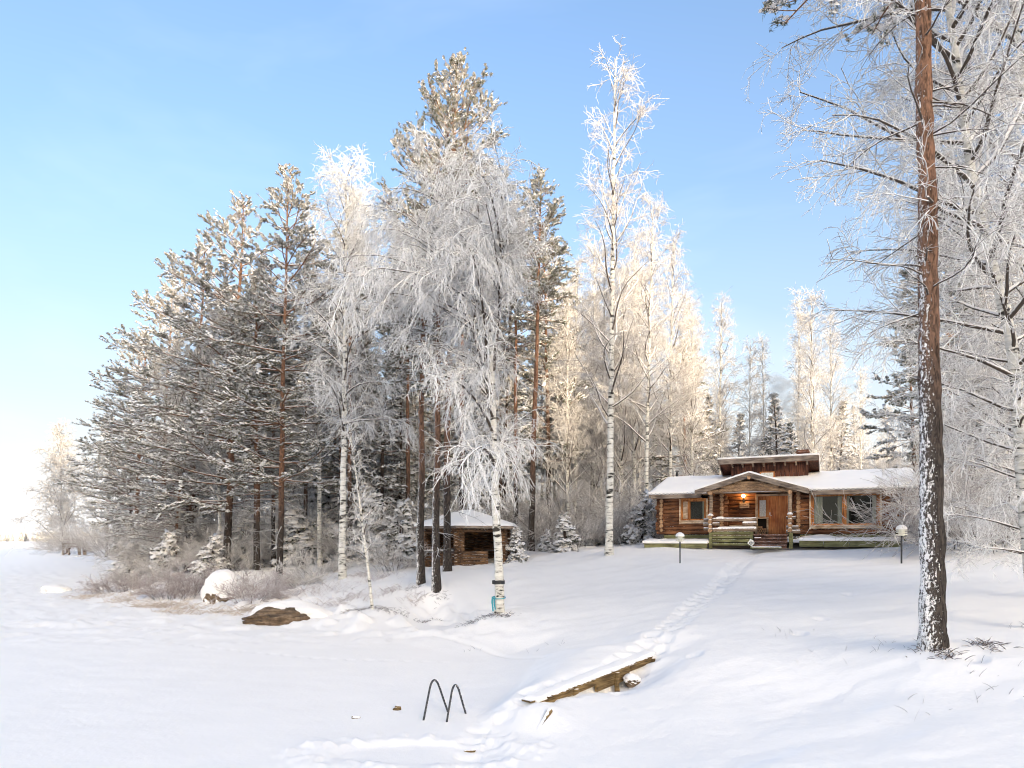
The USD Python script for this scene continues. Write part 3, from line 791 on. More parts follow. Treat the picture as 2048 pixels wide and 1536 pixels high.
M["frosted_pane"] = look("frosted_pane_look", {"g": ("geometry", {}), "n": ("noise_texture", {"scale": 22.0, "detail": 3.0}), "r": ("rgb_ramp", {"ramp": [(0.35, (0.5, 0.5, 0.46)), (0.65, (0.78, 0.78, 0.74))]}), "p": ("principled_bsdf", {"roughness": 0.25})},
                         [("g.position", "n.vector"), ("n.fac", "r.fac"), ("r.color", "p.base_color")])
M["lamp_glow"] = look("lamp_glow_look", {"e": ("emission", {"color": (1.0, 0.55, 0.18), "strength": 24.0})}, [], surface="e.emission")
M["stone"] = look("stone_look", {"g": ("geometry", {}), "n": ("noise_texture", {"scale": 5.0, "detail": 6.0, "roughness": 0.7}), "m": ("mapping", {"scale": (1.2, 1.2, 9.0), "rotation": (0.1, 0.12, 0)}), "n2": ("noise_texture", {"scale": 1.5, "detail": 4.0, "distortion": 0.6}),
                                 "mx": ("mix_float", {"fac": 0.55}), "r": ("rgb_ramp", {"ramp": [(0.35, (0.03, 0.022, 0.015)), (0.5, (0.13, 0.085, 0.05)), (0.62, (0.25, 0.18, 0.12)), (0.75, (0.33, 0.27, 0.2))]}),
                                 "b": ("bump", {"strength": 0.8, "distance": 0.06}), "p": ("principled_bsdf", {"roughness": 0.85})},
                 [("g.position", "n.vector"), ("g.position", "m.vector"), ("m.vector", "n2.vector"), ("n.fac", "mx.a"), ("n2.fac", "mx.b"), ("mx.result", "r.fac"), ("r.color", "p.base_color"), ("mx.result", "b.height"), ("b.normal", "p.normal")])


# ------------------------------------------------------------------ the log cabin; x runs along the front, y into the depth, z up from the ground
TH = math.radians(25)
CAB = matrix((12.84, 33.0, 2.95), -TH)


def cabin_point(u, w, h):
    return np.array([12.84 + u * math.cos(TH) + w * math.sin(TH), 33.0 - u * math.sin(TH) + w * math.cos(TH), 2.95 + h])


cabin = thing("log_cabin", "brown log cabin with snowy roofs and a gabled porch at the top of the slope", "cabin", CAB)
LOG_R, ROW = 0.112, 0.212


def wall(name, run, material, seed):
    """One wall: run is a list of (start, end) points per row of logs."""
    g = UsdGeom.Xform.Define(stage, numbered(f"{cabin}/{name}"))
    for i, (a, b) in enumerate(run):
        part(str(g.GetPath()), "log", log_mesh(a, b, LOG_R if material == "log_u" else (0.104 if i % 3 else 0.088), seed=seed + i), M[material], 40)


rng_c = RNG(77)
row_h = [0.80 + ROW * k for k in range(9)]


def u_rows(w, u0, u1, hole=None, rows=row_h):
    out = []
    for h in rows:
        j0, j1 = rng_c.uniform(-0.05, 0.05, 2)
        if hole and hole[2] - 0.02 < h < hole[3] + 0.02:
            out += [((u0 + j0, w, h), (hole[0], w, h)), ((hole[1], w, h), (u1 + j1, w, h))]
        else:
            out.append(((u0 + j0, w, h), (u1 + j1, w, h)))
    return out


def w_rows(u, w0, w1, rows=9):
    return [((u, w0 + rng_c.uniform(-0.05, 0.05), 0.80 + ROW * (k + 0.5)), (u, w1, 0.80 + ROW * (k + 0.5))) for k in range(rows)]


wall("left_wing_wall", u_rows(0.0, -5.88, -2.32, (-4.68, -3.27, 1.30, 2.50)), "log_u", 100)
wall("right_wing_wall", u_rows(0.0, 0.72, 5.74, (1.44, 4.40, 1.00, 2.62)), "log_u", 150)
wall("porch_back_wall", u_rows(1.2, -2.57, 0.93, (-1.10, 0.45, 0.6, 2.7), [0.80 + ROW * k for k in range(12)]), "log_u", 200)
wall("left_end_wall", w_rows(-5.57, -0.30, 7.3), "log_w", 250)
wall("right_end_wall", w_rows(5.30, -0.30, 7.3), "log_w", 300)
wall("porch_left_wall", w_rows(-2.57, -0.28, 1.4, 10), "log_w", 350)
wall("porch_right_wall", w_rows(0.93, -0.28, 1.4, 10), "log_w", 400)
wall("back_wall", u_rows(7.0, -5.8, 5.7), "log_u", 450)
part(cabin, "floor", box(-5.5, 5.25, 0.05, 6.95, 0.60, 0.69), M["dark_room"])
part(cabin, "inner_partition", box(-2.5, 0.85, 1.33, 1.40, 0.69, 3.0), M["dark_room"])

# main roof
EAVE_W, EAVE_H, RIDGE_W, RIDGE_H = -0.70, 2.72, 3.5, 3.80
SL = (RIDGE_H - EAVE_H) / (RIDGE_W - EAVE_W)


def roof_h(w):
    return EAVE_H + SL * (np.minimum(w, 2 * RIDGE_W - w) - EAVE_W)


def slab(u0, u1, w0, h0, w1, h1, t):
    return trimesh.convex.convex_hull(np.array([(u, w, h - d) for u in (u0, u1) for (w, h) in ((w0, h0), (w1, h1)) for d in (0, t)]))


part(cabin, "roof_deck", slab(-6.08, 5.92, EAVE_W, EAVE_H, RIDGE_W, RIDGE_H, 0.07), M["soffit"])
part(cabin, "roof_deck", slab(-6.08, 5.92, 7.7, EAVE_H, RIDGE_W + 0.002, RIDGE_H - 0.001, 0.07), M["soffit"])
for e, (u0, u1) in enumerate(((-6.10, -3.45), (1.42, 5.95))):
    uu = np.linspace(u0, u1, int((u1 - u0) / 0.03))
    prof = 0.022 * np.sin(uu * 2 * np.pi / 0.2)
    vv = np.vstack([np.stack([uu, np.full_like(uu, y), EAVE_H + z + prof + (y - EAVE_W) * SL], 1) for y, z in ((EAVE_W - 0.06, 0.030), (EAVE_W + 0.35, 0.030), (EAVE_W + 0.35, 0.018), (EAVE_W - 0.06, 0.018))])
    nn = len(uu); ff = []
    for a in range(4):
        b = (a + 1) % 4
        i = np.arange(nn - 1)
        ff += [np.stack([a * nn + i, a * nn + i + 1, b * nn + i + 1], 1), np.stack([a * nn + i, b * nn + i + 1, b * nn + i], 1)]
    part(cabin, "corrugated_sheet", trimesh.Trimesh(vv, np.vstack(ff), process=False), M["sheet"])
    part(cabin, "fascia_board", bevel_box(u0 + 0.06, u1 - 0.04, EAVE_W - 0.03, EAVE_W - 0.002, 2.60, 2.705), M["grey_board"])
    part(cabin, "fascia_board", bevel_box(u0 + 0.08, u1 - 0.06, EAVE_W + 0.002, EAVE_W + 0.026, 2.50, 2.635), M["grey_board"])
    part(cabin, "soffit_board", box(u0 + 0.1, u1 - 0.1, EAVE_W + 0.03, -0.10, 2.52, 2.545), M["soffit"])
for u in (-6.09, 5.93):
    part(cabin, "rake_board", trimesh.convex.convex_hull(np.array([(u + d, w, h) for d in (-0.015, 0.015) for (w, h) in ((EAVE_W, EAVE_H + 0.02), (EAVE_W, EAVE_H - 0.18), (RIDGE_W, RIDGE_H + 0.02), (RIDGE_W, RIDGE_H - 0.18))])), M["grey_board"])
part(cabin, "gable_wall", trimesh.convex.convex_hull(np.array([(u, w, h) for u in (5.26, 5.34) for (w, h) in ((0, 2.6), (7, 2.6), (3.5, 3.7))])), M["dark_board"])
part(cabin, "gable_wall", trimesh.convex.convex_hull(np.array([(u, w, h) for u in (-5.61, -5.53) for (w, h) in ((0, 2.6), (7, 2.6), (3.5, 3.7))])), M["dark_board"])


def main_surf(U, W):
    return np.stack([U, W, roof_h(W) + 0.02], -1)


part(cabin, "roof_snow", snow_sheet(main_surf, np.linspace(-6.12, 5.97, 90), np.r_[np.linspace(EAVE_W - 0.05, RIDGE_W, 24), np.linspace(RIDGE_W + 0.2, 7.72, 12)], 0.15, 3, 0.3), M["snow_cap"], True)

# porch roof: a low gable standing across the front
PU, PH, PW = -1.17, 3.55, -1.42
PL, PR = (-3.66, 2.79), (1.40, 2.73)
for (ue, he) in (PL, PR):
    part(cabin, "porch_roof_deck", trimesh.convex.convex_hull(np.array([(u, w, h - d) for w in (PW + 0.03, 2.4) for (u, h) in ((PU, PH), (ue, he)) for d in (0.0, 0.06)])), M["soffit"])
    k = np.array([PU - ue, 0, PH - he]); k = k / np.linalg.norm(k)
    for (w0, w1, top, hgt) in ((PW - 0.035, PW - 0.002, 0.035, 0.12), (PW + 0.004, PW + 0.028, -0.07, 0.14)):
        part(cabin, "barge_board", trimesh.convex.convex_hull(np.array([(u, w, h + top - d) for w in (w0, w1) for (u, h) in ((PU, PH), (ue, he)) for d in (0, hgt)])), M["grey_board"])
    sgn = 1 if ue > PU else -1
    part(cabin, "porch_eave_board", trimesh.convex.convex_hull(np.array([(ue + sgn * d, w, he - z) for w in (PW + 0.03, 0.4) for d in (0.0, 0.03) for z in (-0.03, 0.16)])), M["grey_board"])
    for r_ in range(5):
        w = PW + 0.45 + r_ * 0.5
        part(cabin, "rafter", trimesh.convex.convex_hull(np.array([(u, w + d, h - z) for d in (-0.035, 0.035) for (u, h) in ((PU, PH), (ue - sgn * 0.06, he + 0.02)) for z in (0.065, 0.16)])), M["soffit"])


def porch_surf(U, W):
    l, r = (PH - PL[1]) / (PU - PL[0]), (PH - PR[1]) / (PR[0] - PU)
    h = np.where(U < PU, PH - (PU - U) * l, PH - (U - PU) * r)
    return np.stack([U, W, h + 0.035], -1)


part(cabin, "porch_roof_snow", snow_sheet(porch_surf, np.r_[np.linspace(PL[0] - 0.03, PU - 0.05, 24), np.linspace(PU + 0.05, PR[0] + 0.03, 24)], np.linspace(PW - 0.03, 2.5, 26), 0.095, 8, 0.4), M["snow_cap"], True)
# gable timber of the porch
part(cabin, "ridge_log", log_mesh((PU, PW - 0.08, PH - 0.20), (PU, 1.1, PH - 0.20), 0.09, seed=5), M["log_w"], 40)
part(cabin, "plate_log", log_mesh((-2.94, PW - 0.02, 2.66), (-2.94, 1.1, 2.66), 0.095, seed=6), M["log_w"], 40)
part(cabin, "plate_log", log_mesh((0.62, PW - 0.02, 2.62), (0.62, 1.1, 2.62), 0.095, seed=7), M["log_w"], 40)
arch = np.linspace(0, 1, 9)
for k, (ua, ub, hh, sag, rr) in enumerate(((-3.15, 0.92, 2.72, 0.10, 0.105), (-2.45, 0.15, 2.95, 0.03, 0.10), (-1.85, -0.45, 3.13, 0.0, 0.09))):
    pp = np.stack([ua + (ub - ua) * arch, np.full(9, -1.16), hh + sag * 4 * arch * (1 - arch)], 1)
    v, f, n = tubes(pp[None], np.full((1, 9), rr), 10)
    ends = trimesh.Trimesh(v, f, process=False)
    part(cabin, "gable_log", ends, M["soffit"], True)
# porch posts, rails and stacked log ends
for u in (-2.94, 0.62):
    part(cabin, "porch_post", log_mesh((u, -1.2, 1.45), (u, -1.2, 2.60), 0.085, seed=int(u * 10) + 50), M["pale_log"], 40)
for (u0, u1, h, r) in ((-2.86, -0.86, 1.395, 0.088), (-1.48, -0.84, 1.18, 0.085), (-3.3, -2.55, 1.18, 0.085), (-2.86, -0.86, 0.90, 0.095), (-3.28, -2.95, 1.38, 0.085), (-3.28, -2.95, 0.95, 0.085), (0.45, 0.86, 1.44, 0.08), (0.45, 0.98, 1.0, 0.08), (0.45, 1.05, 0.80, 0.085)):
    part(cabin, "rail_log", log_mesh((u0, -1.2, h), (u1, -1.2, h), r, seed=int(h * 100)), M["pale_log"], 40)
for u, hs in ((-2.95, (0.85, 1.06, 1.28, 1.49)), (0.62, (0.86, 1.08, 1.29, 1.50))):
    for k, h in enumerate(hs):
        part(cabin, "cross_log", log_mesh((u, -1.52 + 0.04 * (k % 2), h), (u, 0.0, h), 0.1, seed=k + 20), M["log_w"], 40)
        part(cabin, "snow_tuft", cap_blob((u, -1.42, h + 0.085), 0.075, 0.10, 0.045, seed=k + int(u * 7)), M["snow_cap"], True)
    part(cabin, "snow_tuft", cap_blob((u, -1.3, hs[-1] + 0.10), 0.13, 0.26, 0.10, seed=int(u * 7) + 60), M["snow_cap"], True)
part(cabin, "rail_snow", snow_sheet(lambda U, W: np.stack([U, W, 0.985 - 0.4 * (W + 1.2) ** 2 / 0.1], -1), np.linspace(-2.62, -0.88, 30), np.linspace(-1.27, -1.13, 5), 0.06, 12), M["snow_cap"], True)
part(cabin, "rail_snow", snow_sheet(lambda U, W: np.stack([U, W, 1.475 - 0.4 * (W + 1.2) ** 2 / 0.1], -1), np.linspace(-2.70, -2.35, 8), np.linspace(-1.27, -1.13, 5), 0.05, 13), M["snow_cap"], True)
part(cabin, "rail_snow", snow_sheet(lambda U, W: np.stack([U, W, 1.255 - 0.4 * (W + 1.2) ** 2 / 0.1], -1), np.linspace(-1.46, -0.86, 12), np.linspace(-1.27, -1.13, 5), 0.035, 14), M["snow_cap"], True)
part(cabin, "porch_floor", box(-2.98, 0.66, -1.26, 1.05, 0.62, 0.685), M["step_wood"])
part(cabin, "bench_board", bevel_box(-2.35, -1.2, 0.75, 1.02, 1.12, 1.16), M["pale_board"])

# mossy skirting, posts and slats
part(cabin, "base_board", bevel_box(-5.5, -3.02, -0.02, 0.02, 0.42, 0.66), M["green_board"])
part(cabin, "base_board", bevel_box(1.0, 5.42, -0.02, 0.02, 0.36, 0.66), M["green_board"])
for h0, h1 in ((0.66, 0.81), (0.485, 0.62), (0.30, 0.445), (0.14, 0.26)):
    part(cabin, "skirting_slat", bevel_box(-2.87, -1.13, -1.30, -1.272, h0, h1), M["green_board"])
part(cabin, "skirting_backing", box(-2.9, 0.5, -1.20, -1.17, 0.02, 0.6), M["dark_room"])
for u, h1, wd in ((-2.95, 0.82, 0.075), (-1.06, 0.80, 0.07), (0.66, 0.74, 0.085)):
    part(cabin, "skirting_post", bevel_box(u - wd, u + wd, -1.34, -1.24, 0.0, h1), M["green_board"])

# steps
for k, (h, w) in enumerate(((0.66, -1.30), (0.50, -1.50), (0.34, -1.72), (0.18, -1.95))):
    part(cabin, "tread", bevel_box(-0.93 + 0.01 * k, 0.52, w - 0.26, w + 0.02, h - 0.045, h), M["step_wood"])
    part(cabin, "riser", bevel_box(-0.92, 0.50, w - 0.02, w + 0.01, h - 0.165, h - 0.047), M["step_wood"])
part(cabin, "bottom_plate", bevel_box(-0.98, 0.32, -2.28, -1.98, 0.02, 0.075), M["green_board"])
part(cabin, "step_snow", snow_sheet(lambda U, W: np.stack([U, W, np.full_like(U, 0.075)], -1), np.linspace(-0.96, 0.30, 24), np.linspace(-2.27, -2.0, 6), 0.035, 21), M["snow_cap"], True)
part(cabin, "step_snow", snow_sheet(lambda U, W: np.stack([U, W, np.full_like(U, 0.50)], -1), np.linspace(-0.91, -0.62, 10), np.linspace(-1.74, -1.52, 5), 0.03, 22), M["snow_cap"], True)

# door, side light
DW = 1.13
for (u0, u1, h0, h1, mm) in ((-1.12, -1.00, 0.70, 2.60, "pale_board"), (0.40, 0.50, 0.70, 2.60, "pale_board"), (-1.12, 0.50, 2.60, 2.70, "pale_board"), (-0.58, -0.50, 0.70, 1.52, "pale_board"), (-1.0, -0.49, 1.46, 1.54, "pale_board")):
    part(cabin, "door_frame", bevel_box(u0, u1, DW - 0.12, DW, h0, h1), M[mm])
door = part(cabin, "door", box(-0.50, 0.40, DW - 0.03, DW + 0.02, 0.70, 2.60), M["door_wood"])
for k in range(6):
    u0 = -0.498 + k * 0.1497
    part(door, "plank", bevel_box(u0 + 0.004, u0 + 0.1457, DW - 0.062, DW - 0.032, 0.712, 2.585, 0.008), M["door_wood"])
part(door, "lock_plate", bevel_box(-0.46, -0.41, DW - 0.075, DW - 0.064, 1.66, 1.78), M["white_paint"])
part(door, "handle", bar((-0.44, DW - 0.10, 1.62), (-0.33, DW - 0.10, 1.62), 0.022, 0.022), M["white_paint"])
sl_ = part(cabin, "side_light", box(-1.0, -0.505, DW - 0.02, DW + 0.02, 1.54, 2.60), M["orange_wood"])
part(sl_, "pane", box(-0.92, -0.62, DW - 0.032, DW - 0.022, 1.58, 2.40), M["frosted_pane"])
for (u0, u1, h0, h1) in ((-0.99, -0.92, 1.56, 2.58), (-0.62, -0.51, 1.56, 2.58), (-0.92, -0.62, 2.40, 2.58)):
    part(sl_, "sash", bevel_box(u0, u1, DW - 0.055, DW - 0.022, h0, h1), M["orange_wood"])


def window(u0, u1, h0, h1, panes, sill=0.11, casing=0.07, name="window"):
    """A window with pale casing, orange sash bars and panes; panes: list of (u0, u1)."""
    win = part(cabin, name, join(box(u0, u1, 0.02, 0.10, h1 - 0.10, h1), box(u0, u1, 0.02, 0.10, h0, h0 + 0.09), box(u0, u0 + 0.09, 0.02, 0.10, h0 + 0.09, h1 - 0.10), box(u1 - 0.09, u1, 0.02, 0.10, h0 + 0.09, h1 - 0.10)), M["orange_wood"])
    part(win, "casing", bevel_box(u0 - casing, u0 + 0.01, -0.17, -0.08, h0 - 0.17, h1 + 0.03), M["pale_board"])
    part(win, "casing", bevel_box(u1 - 0.01, u1 + casing, -0.17, -0.08, h0 - 0.17, h1 + 0.03), M["pale_board"])
    part(win, "casing", bevel_box(u0 + 0.012, u1 - 0.012, -0.16, -0.085, h1 - 0.02, h1 + 0.05), M["orange_wood"])
    part(win, "sill", bevel_box(u0 + 0.012, u1 - 0.012, -0.20, 0.018, h0 - 0.03, h0 + 0.018), M["pale_board"])
    part(win, "apron", bevel_box(u0 + 0.012, u1 - 0.012, -0.165, -0.10, h0 - 0.03 - sill, h0 - 0.034), M["pale_board"])
    for s0, s1, mm in ((u0 + 0.012, u0 + 0.05, "orange_wood"), (u1 - 0.05, u1 - 0.012, "orange_wood")):
        part(win, "jamb", box(s0, s1, -0.09, 0.018, h0 + 0.02, h1 - 0.022), M[mm])
    for (a, b) in panes:
        part(win, "pane", box(a, b, 0.050, 0.056, h0 + 0.09, h1 - 0.10), M["pane"])
        for (c, d) in ((a - 0.045, a), (b, b + 0.045)):
            part(win, "sash", bevel_box(c, d, 0.0, 0.06, h0 + 0.088, h1 - 0.098), M["orange_wood"])
    return win


def curtain(u0, u1, h0, h1, w=0.16, seed=0, folds=5):
    uu = np.linspace(u0, u1, folds * 6)
    ww = w + 0.025 * np.sin(np.linspace(0, folds * 2 * np.pi, len(uu)))
    v = np.vstack([np.stack([uu, ww, np.full_like(uu, h)], 1) for h in (h0, h1)])
    n = len(uu); i = np.arange(n - 1)
    f = np.vstack([np.stack([i, i + 1, n + i + 1], 1), np.stack([i, n + i + 1, n + i], 1)])
    part(cabin, "curtain", trimesh.Trimesh(v, f, process=False), M["curtain"], True)


wl = window(-4.62, -3.33, 1.38, 2.46, [(-4.15, -3.47)])
part(wl, "vent_hatch", bevel_box(-4.52, -4.28, 0.02, 0.05, 1.47, 2.36), M["pale_board"])
part(wl, "mullion", bevel_box(-4.28, -4.20, -0.03, 0.07, 1.47, 2.36), M["orange_wood"])
wr = window(1.47, 4.36, 1.08, 2.56, [(1.61, 2.80), (2.99, 4.22)])
part(wr, "mullion", bevel_box(2.85, 2.94, -0.04, 0.07, 1.17, 2.46), M["orange_wood"])
curtain(1.62, 1.98, 1.15, 2.45, folds=5); curtain(2.62, 2.80, 1.15, 2.45, folds=3); curtain(3.0, 3.09, 1.15, 2.45, folds=2); curtain(4.06, 4.22, 1.15, 2.45, folds=3)
curtain(-3.57, -3.49, 1.45, 2.36, folds=2)
part(cabin, "room_wall", box(1.0, 5.2, 3.0, 3.05, 0.69, 2.9), M["dark_room"])
part(cabin, "room_wall", box(-5.5, -2.6, 2.6, 2.65, 0.69, 2.9), M["dark_room"])

# raised clerestory with its own roof, falling to the back
CW, CH, CB, CBH = 1.5, 4.60, 3.85, 3.86
part(cabin, "upper_roof_deck", slab(-2.98, 1.78, CW, CH, CB, CBH, 0.06), M["dark_board"])
part(cabin, "upper_fascia", bevel_box(-2.99, 1.79, CW - 0.05, CW - 0.016, CH - 0.12, CH + 0.01), M["grey_board"])
part(cabin, "upper_fascia", bevel_box(-2.97, 1.77, CW - 0.012, CW + 0.014, CH - 0.27, CH - 0.09), M["grey_board"])
for u in (-2.995, 1.795):
    part(cabin, "upper_rake_board", trimesh.convex.convex_hull(np.array([(u + d, w, h - z) for d in (-0.014, 0.014) for (w, h) in ((CW, CH), (CB, CBH)) for z in (-0.02, 0.18)])), M["grey_board"])
part(cabin, "upper_roof_snow", snow_sheet(lambda U, W: np.stack([U, W, CH + 0.005 + (W - CW) * (CBH - CH) / (CB - CW)], -1), np.linspace(-3.02, 1.84, 50), np.linspace(CW - 0.07, CB, 18), 0.085, 31, 0.4), M["snow_cap"], True)
for k in range(17):
    u0 = -2.42 + k * 0.218
    part(cabin, "upright_board", bevel_box(u0 + 0.004, u0 + 0.214, 2.2 - 0.012 * (k % 2), 2.235, 3.30, 4.30), M["dark_board"])
for k in range(8):
    u = -2.35 + k * 0.515
    part(cabin, "upper_rafter", trimesh.convex.convex_hull(np.array([(u + d, w, CH - 0.07 + (w - CW) * (CBH - CH) / (CB - CW) - z) for d in (-0.04, 0.04) for w in (CW + 0.08, 2.9) for z in (0, 0.12)])), M["pale_log"])
for u in (-2.40, 1.27):
    part(cabin, "upper_side_wall", trimesh.convex.convex_hull(np.array([(u + d, w, h) for d in (-0.03, 0.03) for (w, h) in ((2.24, 3.3), (2.24, 4.28), (3.8, 3.80), (3.8, 3.5))])), M["dark_board"])
part(cabin, "upper_window_frame", bevel_box(-1.0, -0.28, 2.14, 2.185, 3.40, 3.93), M["orange_wood"])
part(cabin, "upper_window_pane", box(-0.93, -0.35, 2.128, 2.138, 3.45, 3.87), M["frosted_pane"])

# chimney and stove pipe
ch_ = part(cabin, "chimney", box(0.70, 1.22, 4.6, 5.2, 3.4, 5.10), M["brick"])
part(ch_, "chimney_cap", bevel_box(0.62, 1.30, 4.52, 5.28, 5.10, 5.18, 0.015), M["brick"])
part(ch_, "chimney_cap", bevel_box(0.66, 1.26, 4.56, 5.24, 5.184, 5.27, 0.015), M["brick"])
part(cabin, "stove_pipe", log_mesh((-5.7, 4.4, 3.3), (-5.7, 4.4, 4.30), 0.07, seed=9), M["black"], 40)
part(cabin, "stove_pipe_hood", log_mesh((-5.7, 4.4, 4.33), (-5.7, 4.4, 4.39), 0.11, seed=10, segs=1), M["black"], 40)

# things on and beside the cabin
lamp = thing("wall_lamp", "lit globe lamp on a black bracket on the porch wall above the wooden plaque", "lamp", CAB)
gl = trimesh.creation.icosphere(subdivisions=2, radius=0.085); gl.apply_translation((-1.68, 0.92, 2.63))
part(lamp, "globe", gl, M["lamp_glow"], True)
part(lamp, "bracket", join(bevel_box(-1.73, -1.63, 1.06, 1.10, 2.30, 2.50), bar((-1.68, 1.07, 2.40), (-1.68, 0.92, 2.46), 0.03, 0.03), bar((-1.68, 0.92, 2.44), (-1.68, 0.92, 2.55), 0.05, 0.05, (1, 0, 0))), M["black"])
M["burnt"] = look("burnt_letter_look", {"p": ("principled_bsdf", {"base_color": (0.16, 0.08, 0.04), "roughness": 0.8})}, [])
plaque = thing("wall_plaque", "small pale wooden name plaque under the lit lamp on the porch wall", "sign", CAB)
part(plaque, "board", bevel_box(-1.88, -1.41, 1.03, 1.065, 2.02, 2.29), M["pale_board"])

rngp = RNG(3)
for row, (h, n, half) in enumerate(((2.20, 4, 0.09), (2.105, 9, 0.19))):
    for k in range(n):
        u = -1.645 - half + 2 * half * (k + 0.5) / n
        part(plaque, "carved_mark", box(u - half / n * 0.62, u + half / n * 0.62, 1.024, 1.0295, h - rngp.uniform(0.018, 0.03), h + rngp.uniform(0.015, 0.03)), M["burnt"])


deck_r = thing("low_terrace", "long low terrace deep in snow under the wide window right of the steps", "terrace", CAB)
part(deck_r, "deck", box(1.02, 5.10, -1.62, -0.28, 0.33, 0.40), M["green_board"])
for k in range(4):
    part(deck_r, "skirting_board", bevel_box(1.03 + k * 1.02, 2.03 + k * 1.02, -1.655, -1.622, 0.10, 0.385), M["green_board"])
part(deck_r, "snow_cover", snow_sheet(lambda U, W: np.stack([U, W, 0.40 + 0.11 * np.exp(-((U - 1.9) / 0.5) ** 2) * (W + 1.6) + 0.03 * (W + 1.6)], -1), np.linspace(1.0, 5.18, 50), np.linspace(-1.68, -0.25, 18), 0.10, 41, 0.5), M["snow_cap"], True)
deck_l = thing("low_terrace", "short low terrace under thick snow beside the left wing of the cabin", "terrace", CAB)
part(deck_l, "deck", box(-6.1, -3.05, -1.72, -0.28, 0.20, 0.27), M["green_board"])
for k in range(3):
    part(deck_l, "skirting_board", bevel_box(-6.09 + k * 1.015, -5.08 + k * 1.015, -1.755, -1.722, 0.02, 0.26), M["green_board"])
part(deck_l, "snow_cover", snow_sheet(lambda U, W: np.stack([U, W, 0.27 + 0.06 * (W + 1.7)], -1), np.linspace(-6.2, -3.02, 40), np.linspace(-1.78, -0.25, 18), 0.12, 42, 0.5), M["snow_cap"], True)

wood_pile = thing("firewood_pile", "pile of split firewood under the narrow window left of the porch door", "firewood", CAB)
for k in range(14):
    rw, cl = divmod(k, 4)
    u = -0.96 + 0.105 * cl + 0.05 * (rw % 2); h = 0.745 + 0.10 * rw
    part(wood_pile, "billet", log_mesh((u, 0.72 + 0.03 * (k % 3), h), (u + 0.01, 1.0, h), 0.052, sides=6, seed=k, segs=1), M["log_w"], 30)
lantern = thing("house_tag", "white square tag with a dark ring leaning at the left foot of the steps", "tag", CAB)
tb = bevel_box(-0.13, 0.13, -0.02, 0.02, -0.13, 0.13, 0.008)
tr = trimesh.transformations.rotation_matrix(0.62, [0, 1, 0]); tr[:3, 3] = (-1.02, -1.90, 0.28)
tb.apply_transform(tr)
part(lantern, "plate", tb, M["white_paint"])
ring = trimesh.creation.torus(0.055, 0.016, major_sections=16, minor_sections=6); ring.apply_transform(trimesh.transformations.rotation_matrix(np.pi / 2, [1, 0, 0])); ring.apply_translation((0, -0.024, -0.02)); ring.apply_transform(tr)
part(lantern, "ring", ring, M["black"])
part(lantern, "stake", bar((-1.02, -1.86, -0.02), (-1.02, -1.86, 0.30), 0.03, 0.03, (1, 0, 0)), M["black"])


# ------------------------------------------------------------------ grill hut
HC = at(934, 1138, 37.2)
HC[2] = 1.78
hut = thing("grill_hut", "six sided open log grill hut under a snowy hipped roof among the pine trunks", "hut", matrix(HC))
M["hut_log"] = wood_look("hut_log_look", (0.055, 0.030, 0.017), (0.20, 0.11, 0.055), grain=(3, 3, 18), snow=0.93)
HR, RR_ = 2.35, 2.98
VA = np.radians([-97, -37, 23, 83, 143, 203])
VX = np.stack([np.cos(VA), np.sin(VA)], 1)
for fidx in range(6):
    a, b = VX[fidx] * HR, VX[(fidx + 1) % 6] * HR
    t = unit(b - a)
    wallp = str(UsdGeom.Xform.Define(stage, numbered(f"{hut}/log_wall")).GetPath())
    rows = 13
    for k in range(rows):
        h = 0.08 + 0.165 * k + (0.082 if fidx % 2 else 0)
        pieces = [(-0.22, np.linalg.norm(b - a) + 0.22)]
        Lf = np.linalg.norm(b - a)
        if fidx == 0 and 0.20 < h < 1.95:
            pieces = [(-0.22, 0.30), (Lf - 0.06, Lf + 0.22)] if h > 0.95 else [(-0.22, Lf * 0.68), (Lf - 0.06, Lf + 0.22)]
        if fidx == 5 and 0.95 < h < 1.95:
            pieces = [(-0.22, 0.1), (Lf - 0.28, Lf + 0.22)]
        if False:
            pieces = [(-0.22, 0.3), (Lf - 0.3, Lf + 0.22)]
        for (p, q) in pieces:
            A, B = a + t * p, a + t * q
            part(wallp, "log", log_mesh((*A, h), (*B, h), 0.086, sides=9, seed=fidx * 40 + k, segs=2), M["hut_log"], 40)
part(hut, "rail_board", bar((*(VX[5] * HR + unit(VX[0] - VX[5]) * 0.1), 1.0), (*(VX[0] * HR), 1.0), 0.2, 0.05), M["grey_board"])
part(hut, "rail_snow", cap_blob((*(0.5 * (VX[5] + VX[0]) * HR), 1.03), 0.9, 0.2, 0.05, seed=4), M["snow_cap"], True)
part(hut, "hearth", trimesh.creation.cylinder(0.55, 0.6, sections=12, transform=trimesh.transformations.translation_matrix((0, 0, 0.35))), M["stone"])
part(hut, "floor", trimesh.convex.convex_hull(np.array([(*(x * HR), z) for x in VX for z in (-0.1, 0.03)])), M["hut_log"])
EH, TOPH = 2.27, 3.02
deckpts = [(*(x * RR_), EH) for x in VX] + [(*(x * 0.25), TOPH) for x in VX]
part(hut, "roof_deck", trimesh.convex.convex_hull(np.array(deckpts + [(*(x * RR_), EH - 0.04) for x in VX])), M["soffit"])
for fidx in range(6):
    a, b = VX[fidx] * (RR_ + 0.015), VX[(fidx + 1) % 6] * (RR_ + 0.015)
    part(hut, "fascia_board", bar((*a, EH - 0.04), (*b, EH - 0.04), 0.03, 0.13), M["grey_board"])
